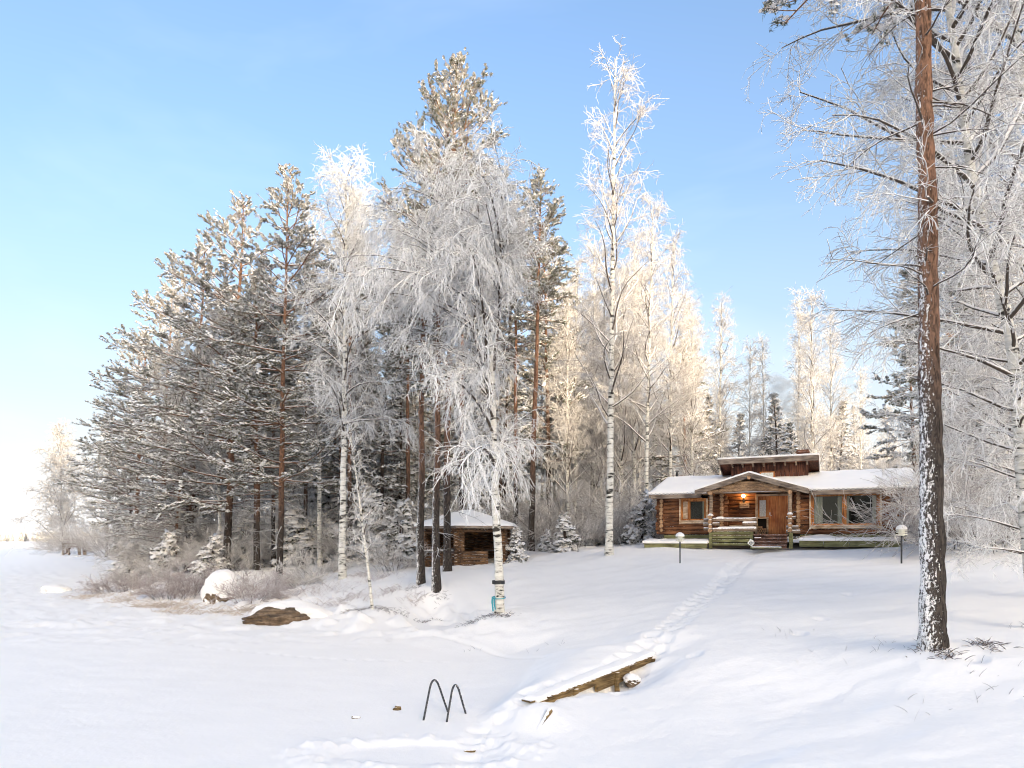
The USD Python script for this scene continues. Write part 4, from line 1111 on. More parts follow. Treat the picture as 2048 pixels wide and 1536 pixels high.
# snow on the hut's roof
ang = np.linspace(0, 2 * np.pi, 72, endpoint=False)
def hexr(an):
    k = np.mod(an - VA[0], np.pi / 3) - np.pi / 6
    return np.cos(np.pi / 6) / np.cos(k)
rad = np.array([1.02, 1.0, 0.95, 0.8, 0.6, 0.4, 0.2, 0.1])
rows_v = []
for i, rf in enumerate(rad):
    hx = hexr(ang) * (1 - 0.0) * RR_ * rf
    base = EH + (TOPH - EH) * np.clip((1 - rf) / 0.915, 0, 1)
    th = [0.02, 0.12, 0.17, 0.19, 0.20, 0.21, 0.2, 0.2][i]
    p = np.stack([hx * np.cos(ang), hx * np.sin(ang), np.full(72, base + th)], 1)
    p[:, 2] += (meshkit.fbm(p * 1.5, 3, 6) - 0.5) * 0.06
    rows_v.append(p)
vv = np.vstack(rows_v + [np.array([[0, 0, TOPH + 0.2]])])
ff = []
for i in range(len(rad) - 1):
    j = np.arange(72); j2 = (j + 1) % 72
    ff += [np.stack([i * 72 + j, i * 72 + j2, (i + 1) * 72 + j2], 1), np.stack([i * 72 + j, (i + 1) * 72 + j2, (i + 1) * 72 + j], 1)]
j = np.arange(72)
ff.append(np.stack([(len(rad) - 1) * 72 + j, (len(rad) - 1) * 72 + (j + 1) % 72, np.full(72, len(vv) - 1)], 1))
part(hut, "roof_snow", trimesh.Trimesh(vv, np.vstack(ff), process=False), M["snow_cap"], True)


# ------------------------------------------------------------------ garden lamps
M["lamp_head"] = look("lamp_head_look", {"p": ("principled_bsdf", {"base_color": (0.72, 0.70, 0.60), "roughness": 0.4})}, [])


def garden_lamp(px, py, d, h, label, lit=False):
    p = on_ground(px, py, d)
    p[2] += float(relief(np.array([p[0]]), np.array([p[1]]))[0])
    t = thing("garden_lamp", label, "garden lamp", matrix(p), "louvred garden lamps on the slope")
    part(t, "pole", trimesh.creation.cylinder(0.028, h, sections=10, transform=trimesh.transformations.translation_matrix((0, 0, h / 2 - 0.25))), M["black"], 40)
    z = h - 0.25
    part(t, "lamp_body", trimesh.creation.cylinder(0.10, 0.24, sections=16, transform=trimesh.transformations.translation_matrix((0, 0, z + 0.12))), M["lamp_head"], 40)
    for k in range(3):
        c = trimesh.creation.cylinder(0.175, 0.035, sections=20, transform=trimesh.transformations.translation_matrix((0, 0, z + 0.045 + 0.078 * k)))
        part(t, "louvre", c, M["lamp_head"], 40)
    part(t, "snow_cap", cap_blob((0, 0, z + 0.23), 0.18, 0.18, 0.16, seed=px, cut=0.0, amp=0.12), M["snow_cap"], True)
    return t


garden_lamp(1360, 1125, 28, 1.12, "louvred garden lamp with a snow cap left of the trodden path")
garden_lamp(1803, 1125, 24, 1.22, "louvred garden lamp half hidden by frosted twigs beside the big pine trunk")

# ------------------------------------------------------------------ jetty, ladder, driftwood
jet = thing("jetty", "snowed in timber jetty with its dark side boards showing at the foot of the path", "jetty", Gf.Matrix4d(1))
JD = np.array([*JETTY_D, (JETTY_B[2] - JETTY_A[2]) / JETTY_L]); JN = np.array([JETTY_D[1], -JETTY_D[0], 0.0])
rngj = RNG(8)
npl = int(JETTY_L / 0.125)
for k in range(npl):
    c = JETTY_A + JD * (k + 0.5) * 0.125
    o = rngj.uniform(-0.02, 0.03)
    part(jet, "plank", bar(c - JN * 0.22 + (0, 0, -0.02), c + JN * ((0.10 if k > 2 else 0.02) + o) + (0, 0, -0.02), 0.112, 0.034), M["jetty_wood"])
for (s0, s1, dz, hh, off) in ((0.05, 3.05, -0.10, 0.12, 0.06), (3.08, JETTY_L - 0.05, -0.10, 0.12, 0.06), (1.9, JETTY_L - 0.9, -0.235, 0.14, 0.05)):
    a, b = JETTY_A + JD * s0, JETTY_A + JD * s1
    part(jet, "side_beam", bar(a + JN * off + (0, 0, dz), b + JN * off + (0, 0, dz), 0.06, hh), M["jetty_wood"])


def jetty_surf(U, W):
    return JETTY_A + U[..., None] * JD + W[..., None] * JN - smooth(-0.15, -0.5, W)[..., None] * np.array([0, 0, 0.12]) + (meshkit.fbm(np.stack([U, W, U * 0], -1) * 3.0, 3, 5) - 0.5)[..., None] * np.array([0, 0, 0.035])


part(jet, "snow_cover", snow_sheet(jetty_surf, np.linspace(0.12, JETTY_L + 0.1, 110), np.linspace(-0.55, 0.075, 14), 0.05, 6, 0.5), M["snow"], True)
for s in (1.2, 2.55, 3.9):
    c = JETTY_A + JD * s + JN * 0.10
    part(jet, "post", log_mesh(c + (0, 0, -0.75), c + (0, 0, -0.06), 0.055, seed=int(s * 10)), M["jetty_wood"], 40)
fr = []
for k in range(150):
    s = rngj.uniform(0.5, JETTY_L)
    c = JETTY_A + JD * s + JN * rngj.uniform(0.05, 0.12) + (0, 0, 0.005)
    fr.append(cap_blob(c, rngj.uniform(0.02, 0.07), rngj.uniform(0.02, 0.05), rngj.uniform(0.01, 0.03), seed=k, sub=1))
part(jet, "snow_fringe", join(*fr), M["snow_cap"], True)

M["rail_metal"] = look("rimed_rail_look", {"g": ("geometry", {}), "sx": ("separate_xyz", {}), "n": ("noise_texture", {"scale": 38.0, "detail": 2.0}), "a": ("math", {"math_type": "multiply_add", "value2": 0.7}), "nd": ("normal", {"direction": (0.75, 0.55, -0.35)}),
                                           "r": ("map_range", {"from_min": 0.80, "from_max": 0.92, "clamp": True}), "m": ("mix_color", {"a": (0.045, 0.047, 0.052), "b": SNOW}), "p": ("principled_bsdf", {"roughness": 0.4, "metallic": 0.3})},
                       [("g.normal", "nd.normal"), ("g.position", "n.vector"), ("nd.dot", "a.value1"), ("n.fac", "a.value3"), ("a.value", "r.value"), ("r.result", "m.fac"), ("m.result", "p.base_color")])
lad = thing("pool_ladder", "pair of dark bent ladder rails standing out of the snow on the ice", "ladder", Gf.Matrix4d(1))
for (f0, ap, f1) in (((840, 1440, 12.75), (868, 1357, 13.0), (905, 1425, 13.55)), ((887, 1446, 12.6), (910, 1367, 12.85), (938, 1424, 13.4))):
    A, P, B = at(*f0), at(*ap), at(*f1)
    A[2] -= 0.35; B[2] -= 0.25
    h = P[2]
    r = 0.10
    dirn = unit((B - A) * np.array([1, 1, 0]))
    top1 = P - dirn * r * 0.9 - np.array([0, 0, 0.07]); top2 = P + dirn * r * 1.1 - np.array([0, 0, 0.09])
    line = trunk_line([A, A + (top1 - A) * 0.5, top1, P, top2, top2 + (B - top2) * 0.5, B], 40)
    v, f, n = tubes(line[None], np.full((1, 40), 0.021), 10)
    part(lad, "rail", (v, f, n), M["rail_metal"])


def snow_shell(v, f, thick, lo=0.15, hi=0.6, seed=0, bias=(0, 0, 1.0)):
    """Snow lying on a rock: its surface pushed outward where it faces up, sunk inside where it does not."""
    t = trimesh.Trimesh(v, f, process=False)
    n = np.array(t.vertex_normals)
    w = n @ np.array(bias) + (meshkit.fbm(v * 1.7 + 9, 4, seed) - 0.5) * 0.75
    k = smooth(lo, hi, w)
    k = k * thick * (0.75 + 0.5 * meshkit.fbm(v * 1.2, 3, seed + 2)) - 0.05 * (1 - smooth(lo, lo + 0.1, w))
    d = n * 0.55 + np.array([0, 0, 0.6])
    return trimesh.Trimesh(v + d * k[:, None], f, process=False)


def chunk(name, label, category, px, py, d, size, seed, mat="stone", amp=0.6, dz=0.0, snow=0.0, group=None, z=None, bias=(0, 0, 1.0), lo=0.15):
    p = at(px, py, d)
    p[2] = float(snow_height(p[0], p[1])[0]) + dz if z is None else z
    t = thing(name, label, category, matrix(p), group)
    m = trimesh.creation.icosphere(subdivisions=4 if snow else 3)
    v = m.vertices
    v = v * (0.75 + amp * (meshkit.fbm(v * 1.3 + seed, 4, seed) - 0.35))[:, None] * np.array(size)
    part(t, "rock" if mat == "stone" else "wood", trimesh.Trimesh(v, m.faces, process=False), M[mat], 35)
    if snow:
        part(t, "snow_cap", snow_shell(v, m.faces, snow, lo, lo + 0.45, seed=seed, bias=bias), M["snow_cap"], True)
    return t


chunk("driftwood", "small brown stump end sticking out of the snow left of the ladder", "driftwood", 794, 1421, 13.6, (0.10, 0.08, 0.10), 3, "jetty_wood")
chunk("driftwood", "greenish wood end in the churned snow furthest left of the ladder", "driftwood", 712, 1437, 13.0, (0.10, 0.08, 0.06), 4, "jetty_wood")
chunk("driftwood", "dark splinter of wood below the ladder in the churned snow", "driftwood", 940, 1489, 11.2, (0.12, 0.05, 0.03), 5, "jetty_wood", dz=0.02)
lg = thing("half_buried_log", "dark end of a half buried log in the snow below the jetty", "log", Gf.Matrix4d(1))
a, b = at(1100, 1428, 12.0), at(1066, 1444, 11.5)
a[2] = float(snow_height(a[0], a[1])[0]) + 0.035; b[2] = float(snow_height(b[0], b[1])[0]) - 0.10
part(lg, "stem", log_mesh(a, b, 0.05, seed=3), M["jetty_wood"], 40)

# ------------------------------------------------------------------ shore boulders
chunk("boulder", "brown boulder at the end of the jetty with snow on its back", "boulder", 1263, 1352, 14.35, (0.22, 0.22, 0.15), 11, amp=0.5, z=height(*at(1263, 1352, 14.35)[:2]) + 0.08, snow=0.035)
chunk("boulder", "peaked shore boulder under a tall snow cap in front of the frosted bushes", "boulder", 446, 1210, 35.5, (1.05, 0.9, 1.2), 23, amp=0.7, dz=0.12, snow=0.34, bias=(-0.05, 0.25, 0.95), lo=-0.12)
big = at(556, 1247, 27.6)
bt = thing("boulder", "long dark flat boulder with a jagged upper edge at the shoreline", "boulder", matrix((big[0], big[1], 0.0)))
m = trimesh.creation.icosphere(subdivisions=4)
v = m.vertices * np.array([1.35, 0.8, 0.62])
d = meshkit.fbm(m.vertices * np.array([1.5, 1.5, 3.0]) + 5, 4, 7) - 0.5
v = v * (1 + 0.95 * d)[:, None]
v[:, 2] += 0.17 * np.round(meshkit.fbm(v * np.array([0.6, 0.6, 5.5]), 2, 3) * 4) / 4 * np.sign(v[:, 2])
v[:, 2] *= 1 - 0.45 * smooth(-0.2, -1.3, v[:, 0])
part(bt, "rock", trimesh.Trimesh(v, m.faces, process=False), M["stone"], 35)
mv = trimesh.creation.icosphere(subdivisions=4)
vv = mv.vertices * (1 + 0.5 * (meshkit.fbm(mv.vertices * 1.6 + 3, 4, 12) - 0.5))[:, None] * np.array([1.7, 0.95, 0.66]) + np.array([0.3, 0.72, 0.20])
part(bt, "snow_cap", trimesh.Trimesh(vv, mv.faces, process=False), M["snow_cap"], True)
chunk("boulder", "low snow covered rock alone on the ice off the point", "boulder", 112, 1183, 43.5, (0.95, 0.8, 0.35), 14, dz=-0.05, snow=0.25)

# ------------------------------------------------------------------ far timber jetty on the left shore
fj = thing("timber_landing", "old timber landing with a rail on the far left shore under the frosted birch", "jetty", Gf.Matrix4d(1))
def fjp(px, py, dd=140.0):
    return at(px, py, dd)
for (x0, x1, y, th) in ((128, 186, 1087, 0.35), (130, 188, 1092, 0.25), (132, 178, 1079, 0.18)):
    part(fj, "beam", bar(fjp(x0, y), fjp(x1, y + 1, 138), 1.0, th), M["grey_board"])
for x in (126, 137, 157, 159, 167, 170):
    part(fj, "post", bar(fjp(x, 1078), fjp(x + 1, 1110), 0.28, 0.28, (1, 0, 0)), M["grey_board"])
for x0, x1 in ((128, 140), (142, 131)):
    part(fj, "brace", bar(fjp(x0, 1093), fjp(x1, 1108), 0.25, 0.25, (0, 1, 0)), M["dark_board"])


# ------------------------------------------------------------------ the trees
def upright(h, lean=(0, 0), k=14, seed=0, wob=0.04, bow=(0, 0)):
    return trunk_line([(0, 0, -0.5), (0, 0, 0), (lean[0] * 0.3 + bow[0], lean[1] * 0.3 + bow[1], h * 0.4), (lean[0] * 0.65 + bow[0] * 0.6, lean[1] * 0.65 + bow[1] * 0.6, h * 0.72), (lean[0], lean[1], h)], k, wob, RNG(seed))


def stand(px, py, d, top=None):
    p = on_ground(px, py, d)
    return p, None if top is None else (py - top) / F_PX * d


# --- the great weeping birch in the middle
p, H = stand(998, 1228, 24.0, 305)
hb = thing("weeping_birch", "great white frosted weeping birch with a teal strap at its foot left of the path", "birch tree", matrix(p))
birch(hb, 1, trunk_line([(0, 0, -0.5), (0, 0, 0), (-0.12, 0, 4), (-0.2, 0.1, 8.2), (-0.25, 0.3, 10.5), (-0.9, 0.4, 13.4), (-1.9, 0.4, H)], 18, 0.02, RNG(3)), 0.17, crown=0.27, limbs=52, reach=5.6, sec=11, twigs=10, lets=4, droop=0.5, twig_r=0.0115,
      side=(-0.42, -0.1), squash=0.3, fork=[([(-0.2, 0.1, 7.6), (-0.9, -0.2, 10), (-2.0, -0.4, 12.5), (-2.8, -0.4, 13.9)], 0.09), ([(-0.2, 0.1, 8.6), (0.05, -0.3, 11), (0.35, -0.3, 13.6), (0.5, -0.2, 14.6)], 0.08)], near=True, tip=0.36)
# --- slim birch between hut and cabin
p, H = stand(1218, 1110, 33.0, 122)
b2 = thing("tall_birch", "tallest slim birch with a clean white trunk standing alone left of the cabin", "birch tree", matrix(p))
birch(b2, 2, upright(H, (0.15, 0), 18, 2, 0.025), 0.19, crown=0.27, limbs=46, reach=4.3, sec=6, twigs=5, lets=2, droop=0.14, steep=0.58, twig_r=0.0105, lift=0.2, twig_len=0.75, near=True, frost="twig_grey")
# --- birch left of the weeping one
p, H = stand(685, 1152, 35.0, 322)
b1 = thing("frosted_birch", "tall frosted birch with a mottled trunk right of the big shore pines", "birch tree", matrix(p))
birch(b1, 4, upright(H, (0.3, 0), 16, 5, 0.03), 0.19, crown=0.34, limbs=42, reach=4.2, sec=8, twigs=8, lets=3, droop=0.3, steep=0.7, twig_r=0.0125, near=True)
# --- young birch leaning over the shore
p, H = stand(746, 1216, 27.0)
yb = thing("young_birch", "thin young birch with a bowed pale stem in front of the wood", "birch tree", matrix(p))
birch(yb, 6, trunk_line([(0, 0, -0.3), (-0.15, 0, 1.2), (-0.45, 0.1, 3.4), (-0.75, 0.2, 5.6), (-1.05, 0.3, 7.4)], 14), 0.062, crown=0.25, limbs=22, reach=1.35, sec=4, twigs=4, lets=2, droop=0.12, steep=0.75, twig_r=0.008, twig_len=0.4, frost="twig")

# --- right hand foreground: pine and leaning birches
p, _ = stand(1866, 1290, 11.5)
rp = thing("foreground_pine", "big foreground pine with a snow spattered dark trunk right of the cabin", "pine tree", matrix(p))
pine(rp, 21, trunk_line([(0, 0, -0.5), (0, 0, 0), (-0.03, 0, 4), (-0.09, 0, 9), (-0.14, 0, 13), (-0.2, 0, 21)], 20, 0.006, RNG(4)), 0.195, crown=0.57, whorls=14, per=4, reach=3.2, sec=6, shoots=9, trunk_mat="pine_trunk_snowy", dead=22, dead_from=0.27, near=True, spike=10, width=0.014, needle=0.13, pillow=0.06)
for nm, seed, lab, line, r0, kw in (
    ("leaning_birch", 31, "leaning birch with heavy frosted boughs reaching in at the right edge", [(2075, 1190, 13.0), (2058, 1080, 13.0), (2040, 900, 13.0), (2030, 690, 13.0), (1985, 540, 13.0), (1955, 400, 12.9), (1932, 290, 12.8), (1915, 130, 12.7), (1895, 0, 12.6), (1870, -160, 12.5), (1850, -330, 12.4), (1840, -480, 12.3)], 0.135,
     dict(crown=0.10, limbs=80, reach=3.1, sec=10, twigs=9, lets=3, droop=0.22, steep=1.0, twig_r=0.0068, twig_len=0.5, side=(-0.22, -0.1), tip=0.42, sides=14, shape=([0, 0.1, 0.2, 0.35, 0.5, 0.75, 1], [0.38, 0.5, 0.8, 0.95, 1.08, 0.95, 0.3]))),
    ("leaning_birch", 33, "second pale birch stem at the right edge behind the heavy frosted boughs", [(2140, 1160, 15.5), (2120, 1000, 15.5), (2110, 700, 15.5), (2090, 420, 15.4), (2060, 220, 15.2), (2035, 80, 15.0), (2015, -60, 14.9), (2000, -300, 14.8)], 0.15,
     dict(crown=0.08, limbs=70, reach=3.6, sec=10, twigs=9, lets=3, droop=0.22, steep=1.0, twig_r=0.0075, twig_len=0.55, side=(-0.35, -0.15), tip=0.42, sides=14, shape=([0, 0.12, 0.4, 0.75, 1], [0.6, 0.9, 0.85, 0.9, 0.3])))):
    pts = np.array([at(*q) for q in line])
    g0 = height(pts[0][0], pts[0][1])
    base = np.array([pts[0][0], pts[0][1], g0])
    rel = pts - base
    rel[0, 2] = -0.4
    t = thing(nm, lab, "birch tree", matrix(base), None)
    birch(t, seed, trunk_line(rel, 30), r0, near=True, **kw)

# --- tall conifer over the hut, pines before the hut
p, H = stand(895, 1140, 33.0, 120)
tc = thing("tall_pine", "tallest conifer rising sunlit above the white birch behind the grill hut", "pine tree", matrix(p))
pine(tc, 7, upright(H, (0.55, 0.2), 16, 8, 0.02), 0.19, crown=0.42, whorls=26, per=6, reach=4.2, sec=7, shoots=10, rise=0.35, profile="scots", load=0.7, needle=0.19, pillow=0.065)
for i, (px, py, d, top, lab, sd) in enumerate([(842, 1166, 30.0, 420, "pine with a dark snow flecked lower trunk leftmost before the grill hut", 9), (873, 1172, 29.0, 400, "pine with an orange upper trunk nearest before the grill hut", 10)]):
    p, H = stand(px, py, d, top)
    t = thing("hut_pine", lab, "pine tree", matrix(p))
    pine(t, sd, upright(H, (0.25, 0.1), 14, sd, 0.03), 0.185, crown=0.55, whorls=14, per=4, reach=2.2, sec=5, shoots=7, trunk_mat="pine_trunk_snowy", dead=8)
p, H = stand(1062, 1092, 42.0, 335)
t = thing("gold_topped_pine", "straight orange trunked pine with a narrow sunlit crown right of the grill hut", "pine tree", matrix(p))
pine(t, 11, upright(H, (0.5, 0), 14, 11, 0.03), 0.2, crown=0.62, whorls=18, per=5, reach=2.3, sec=6, shoots=8, rise=0.25, load=0.6, dead=30)

# --- shore pines: two broad models, set out with turned and scaled copies
p, H = stand(558, 1175, 40.0, 352)
sp = thing("shore_pine", "tallest of the broad shore pines, its orange trunk bare below", "pine tree", matrix(p))
pine(sp, 12, upright(H, (0.55, 0), 16, 12, 0.025), 0.2, crown=0.27, whorls=18, per=6, reach=4.4, sec=8, shoots=12, load=0.95, dead=26, needle=0.18, pillow=0.07, side=(-0.12, -0.1))
H0 = H
p, H = stand(452, 1146, 46.0, 400)
sp2 = thing("shore_pine", "broad shore pine with a thick dark trunk above the snow capped boulder", "pine tree", matrix(p))
pine(sp2, 13, upright(H, (0.9, 0), 16, 13, 0.03), 0.27, crown=0.20, whorls=17, per=6, reach=5.3, sec=9, shoots=12, load=0.95, dead=14, needle=0.18, pillow=0.075, side=(-0.35, -0.15))
H1 = H
for (px, py, d, top, src, h0, rz, lab) in [
    (375, 1133, 55.0, 470, sp2, H1, 0.35, "broad shore pine third from the right in the row of shore pines"),
    (322, 1128, 64.0, 545, sp2, H1, -0.3, "broad shore pine behind the frosted bushes on the point"),
    (268, 1124, 80.0, 655, sp2, H1, 0.2, "far shore pine last but one towards the open lake"),
    (262, 1119, 98.0, 800, sp2, H1, -0.2, "furthest shore pine beside the open lake left of all others"),
    (516, 1160, 43.0, 560, sp, H0, 2.0, "lower shore pine just left of the orange trunk"),
    (345, 1135, 52.0, 860, sp2, H1, 0.7, "young shore pine low behind the shoreline bushes")]:
    p, H = stand(px, py, d, top)
    s = H / h0
    wd = 0.72 if d > 90 else max(s, 0.62) * 1.02
    copy_of(src, lab, matrix(p, rz, (wd, wd, s)), "shore_pine")

# --- models for the wood behind; the first of each stands in the wood itself
rngf = RNG(2024)
models = {}


def model(kind, seed, px, py, d, top, label, group=None, **kw):
    p, H = stand(px, py, d, top)
    t = thing({"birch": "frosted_birch", "pine": "forest_pine", "spruce": "snowy_spruce"}[kind], label, {"birch": "birch tree", "pine": "pine tree", "spruce": "spruce tree"}[kind], matrix(p), group)
    q = upright(H, (rngf.uniform(-0.6, 0.6), rngf.uniform(-0.4, 0.4)), 14, seed, 0.03)
    if kind == "birch":
        birch(t, seed, q, 0.15, **{**dict(crown=0.3, limbs=40, reach=3.4, sec=7, twigs=5, lets=3, droop=0.13, steep=0.62, twig_r=0.0115, twig_len=0.8, lift=0.18, frost="twig_grey"), **kw})
    elif kind == "pine":
        pine(t, seed, q, 0.18, **{**dict(crown=0.58, whorls=15, per=5, reach=2.6, sec=6, shoots=7, dead=26, load=0.9, needle=0.2, pillow=0.075, width=0.028), **kw})
    else:
        pine(t, seed, q, 0.16, **{**dict(crown=0.10, whorls=24, per=6, reach=2.3, sec=5, shoots=6, spike=6, dead=0, load=0.8, profile="spruce", needle=0.19, pillow=0.08, width=0.032, trunk_mat="spruce_trunk", needle_mat="spruce_needle", up=0.35, rise=0.15), **kw})
    models.setdefault(kind, []).append((t, H))
    return t


model("birch", 41, 1440, 1084, 58.0, 600, "slim frosted birch behind the left end of the raised cabin roof", crown=0.25)
model("birch", 42, 1627, 1083, 62.0, 598, "many stemmed frosted birch right of the chimney behind the cabin", crown=0.2, limbs=54, steep=0.5, reach=4.6)
model("birch", 43, 1292, 1088, 44.0, 405, "tall frosted birch behind the clean white trunk left of the cabin", crown=0.3, limbs=50, reach=3.9, droop=0.25)
model("birch", 44, 125, 1103, 148.0, 852, "pale frosted birch furthest out on the left shore above the timber landing", crown=0.10, limbs=64, reach=8.6, droop=0.3, twig_r=0.036, twig_len=1.6)
model("pine", 45, 1372, 1086, 52.0, 690, "snowy pine with a golden crown edge behind the left wing of the cabin", crown=0.3, reach=3.0)
model("pine", 46, 700, 1135, 44.0, 430, "orange trunked pine close behind the mottled birch")
model("pine", 47, 1905, 1078, 44.0, 318, "sunlit snowy conifer high behind the leaning birch at right", crown=0.35, reach=3.2, whorls=22)
model("spruce", 48, 1562, 1084, 56.0, 792, "snowy spruce behind the cabin next to the smoke")
model("spruce", 49, 760, 1120, 47.0, 560, "dark snowy spruce standing behind the long white birch boughs", reach=2.6)
model("spruce", 50, 1128, 1104, 38.0, 1036, "small bushy young spruce loaded with snow right of the grill hut", crown=0.03, reach=0.95, whorls=8, per=7, sec=6, shoots=6, needle=0.13, pillow=0.09)
models["small"] = [models["spruce"].pop()]


def more(kind, px, py, d, top, label, rz=None, name=None, group=None, which=None, wide=1.0):
    p, H = stand(px, py, d, top)
    src, h0 = models[kind][rngf.integers(len(models[kind])) if which is None else which]
    s = H / h0
    w = np.clip(s, 0.75, 1.4) * wide if kind != "small" else s * wide
    return copy_of(src, label, matrix(p, rngf.uniform(0, 6.28) if rz is None else rz, (w, w, s)), name, group)


# behind the cabin and to its left, told apart
more("birch", 1498, 1084, 60, 682, "thin frosted birch above the porch gable, first of the close pair", which=0, wide=0.8)
more("birch", 1527, 1084, 57, 676, "thin frosted birch above the porch gable, second of the close pair", which=0, wide=0.8)
more("birch", 1662, 1084, 66, 640, "frosted birch behind the right roof slope of the cabin", which=1, wide=0.9)
more("birch", 1598, 1084, 70, 590, "faint tall birch top left of the many stemmed birch", which=0, wide=0.8)
more("birch", 1340, 1088, 47, 475, "broad frosted birch whose crown hangs out over the left cabin roof", which=2)
more("birch", 1268, 1090, 48, 470, "frosted birch just right behind the clean white trunk", which=2)
more("birch", 1378, 1087, 58, 600, "frosted birch low over the stove pipe of the cabin", which=1)
more("birch", 1150, 1092, 50, 520, "frosted birch between the orange trunked pine and the clean white trunk", which=2)
more("birch", 1185, 1092, 56, 470, "frosted birch crowding left behind the clean white trunk", which=0)
more("birch", 1110, 1092, 60, 500, "frosted birch filling the gap right of the orange trunked pine", which=1)
more("spruce", 1470, 1084, 64, 835, "snowy spruce behind the left end of the raised cabin roof", which=0)
more("spruce", 1415, 1085, 60, 800, "snowy spruce between the pine with the golden edge and the slim birch", which=0)
more("spruce", 1590, 1084, 60, 850, "shorter snowy spruce at the chimney behind the cabin", which=0)
more("birch", 1720, 1083, 62, 740, "frosted birch over the right roof slope of the cabin", which=0)
more("pine", 1830, 1082, 48, 640, "snowy pine hidden behind the foreground pine trunk", which=0)
more("pine", 1960, 1080, 40, 420, "snowy pine behind the boughs of the leaning birch", which=2)
more("pine", 2040, 1085, 36, 380, "snowy pine at the far right edge behind the birch boughs", which=2)
more("pine", 1876, 1100, 24, 420, "slim orange trunk close behind the foreground pine", which=1, wide=0.8)
more("spruce", 1990, 1085, 34, 640, "dark snowy spruce low behind the birch boughs at right", which=1)
more("spruce", 1925, 1083, 38, 700, "dark snowy spruce just right behind the foreground pine", which=1)
more("spruce", 2060, 1095, 27, 700, "dark snowy spruce cut by the right edge of the view", which=1)
more("birch", 1935, 1085, 36, 520, "frosted birch between the dark spruces at right", which=0)
more("birch", 2010, 1085, 33, 430, "frosted birch in the thicket at the right edge", which=2)
more("birch", 640, 1130, 44, 420, "frosted birch between the orange trunk and the mottled birch", which=2)
more("birch", 720, 1125, 48, 380, "frosted birch close right behind the mottled birch", which=2)
more("birch", 965, 1100, 52, 330, "frosted birch behind the roof of the grill hut", which=2)
more("birch", 575, 1140, 47, 640, "frosted birch right behind the tallest shore pine", which=0)
more("birch", 410, 1126, 66, 640, "frosted birch hanging between the shore pines", which=2)
more("spruce", 800, 1115, 50, 640, "snowy spruce behind the left trunk before the hut", which=1)
more("spruce", 1005, 1098, 50, 520, "dark spruce right behind the hut roof", which=1)
more("pine", 1030, 1094, 46, 420, "dark trunked pine beside the orange trunked pine", which=1)
more("pine", 612, 1135, 48, 520, "pine deep in the shade right of the tallest shore pine", which=1)
more("pine", 512, 1150, 44, 600, "straight dark trunk left of the orange shore pine trunk", which=1)
more("pine", 548, 1140, 47, 560, "dark trunk close behind the orange shore pine trunk", which=1)
more("pine", 925, 1105, 47, 300, "tall pine straight behind the grill hut roof", which=1)
more("small", 1035, 1118, 36, 1056, "young spruce against the right wall of the grill hut", wide=0.8)
more("small", 1283, 1086, 40, 990, "young spruce under the trees just left of the cabin", wide=0.8)
more("small", 1092, 1100, 40, 1060, "young spruce between the orange trunk and the bushy spruce", wide=0.9)
PLACES = [(640, "behind the shore pines"), (800, "behind the mottled birch"), (1050, "behind the grill hut"), (1230, "right of the orange trunked pine"), (1400, "left behind the cabin"), (1700, "over the cabin roof"), (3000, "behind the boughs at right")]
for i, (px, py, d, top) in enumerate([(330, 1145, 44, 1050), (420, 1148, 42, 1075), (600, 1140, 46, 1030), (640, 1132, 48, 1040), (735, 1128, 45, 985), (795, 1130, 42, 1020), (660, 1128, 52, 960), (260, 1136, 60, 1060), (1200, 1090, 48, 1010), (1245, 1090, 46, 1020),
                                     (1165, 1094, 46, 1040), (480, 1140, 52, 1020)]):
    more("small", px, py, d, top, f"snow laden young spruce in the undergrowth {next(n for lim, n in PLACES if px < lim)}", wide=rngf.uniform(0.8, 1.2), group=f"young spruces {next(n for lim, n in PLACES if px < lim)}")

# the crowd of trunks deeper in the wood
names = {"birch": ("frosted birch deep in the crowded wood", "frosted birches deep in the wood"), "pine": ("pine deep in the crowded wood", "pines deep in the wood"), "spruce": ("snowy spruce deep in the crowded wood", "spruces deep in the wood")}
placed = []
tries = 0
while len(placed) < 150 and tries < 6000:
    tries += 1
    d = rngf.uniform(46, 100)
    px = rngf.uniform(340 - (d - 46) * 1.7, 2080)
    x = (px - CX) / F_PX * d
    if px > 1390 and d < 62:
        continue
    if any(math.hypot(x - a, d - b) < 2.2 for a, b in placed):
        continue
    placed.append((x, d))
    k = rngf.choice(["birch", "pine", "spruce"], p=[0.36, 0.46, 0.18] if px < 1120 or px > 1860 else [0.86, 0.07, 0.07] if px > 1390 or d > 60 else [1.0, 0.0, 0.0])
    tall = rngf.uniform(17, 24) if px < 1290 else rngf.uniform(12, 16) if px < 1390 else rngf.uniform(9, 14)
    z = height(x, d)
    src, h0 = models[k][rngf.integers(len(models[k]) - (1 if k == "birch" else 0))]
    s = tall / h0
    w = np.clip(s, 0.7, 1.2)
    where = next(n for lim, n in PLACES if px < lim)
    how = "at the front of the crowd" if d < 58 else "in the middle of the crowd" if d < 76 else "at the back of the crowd"
    copy_of(src, f"{names[k][0].split(' deep')[0]} {how} {where}", matrix((x, d, z), rngf.uniform(0, 6.28), (w, w, s)), None, f"{names[k][1].split(' deep')[0]} {how} {where}")


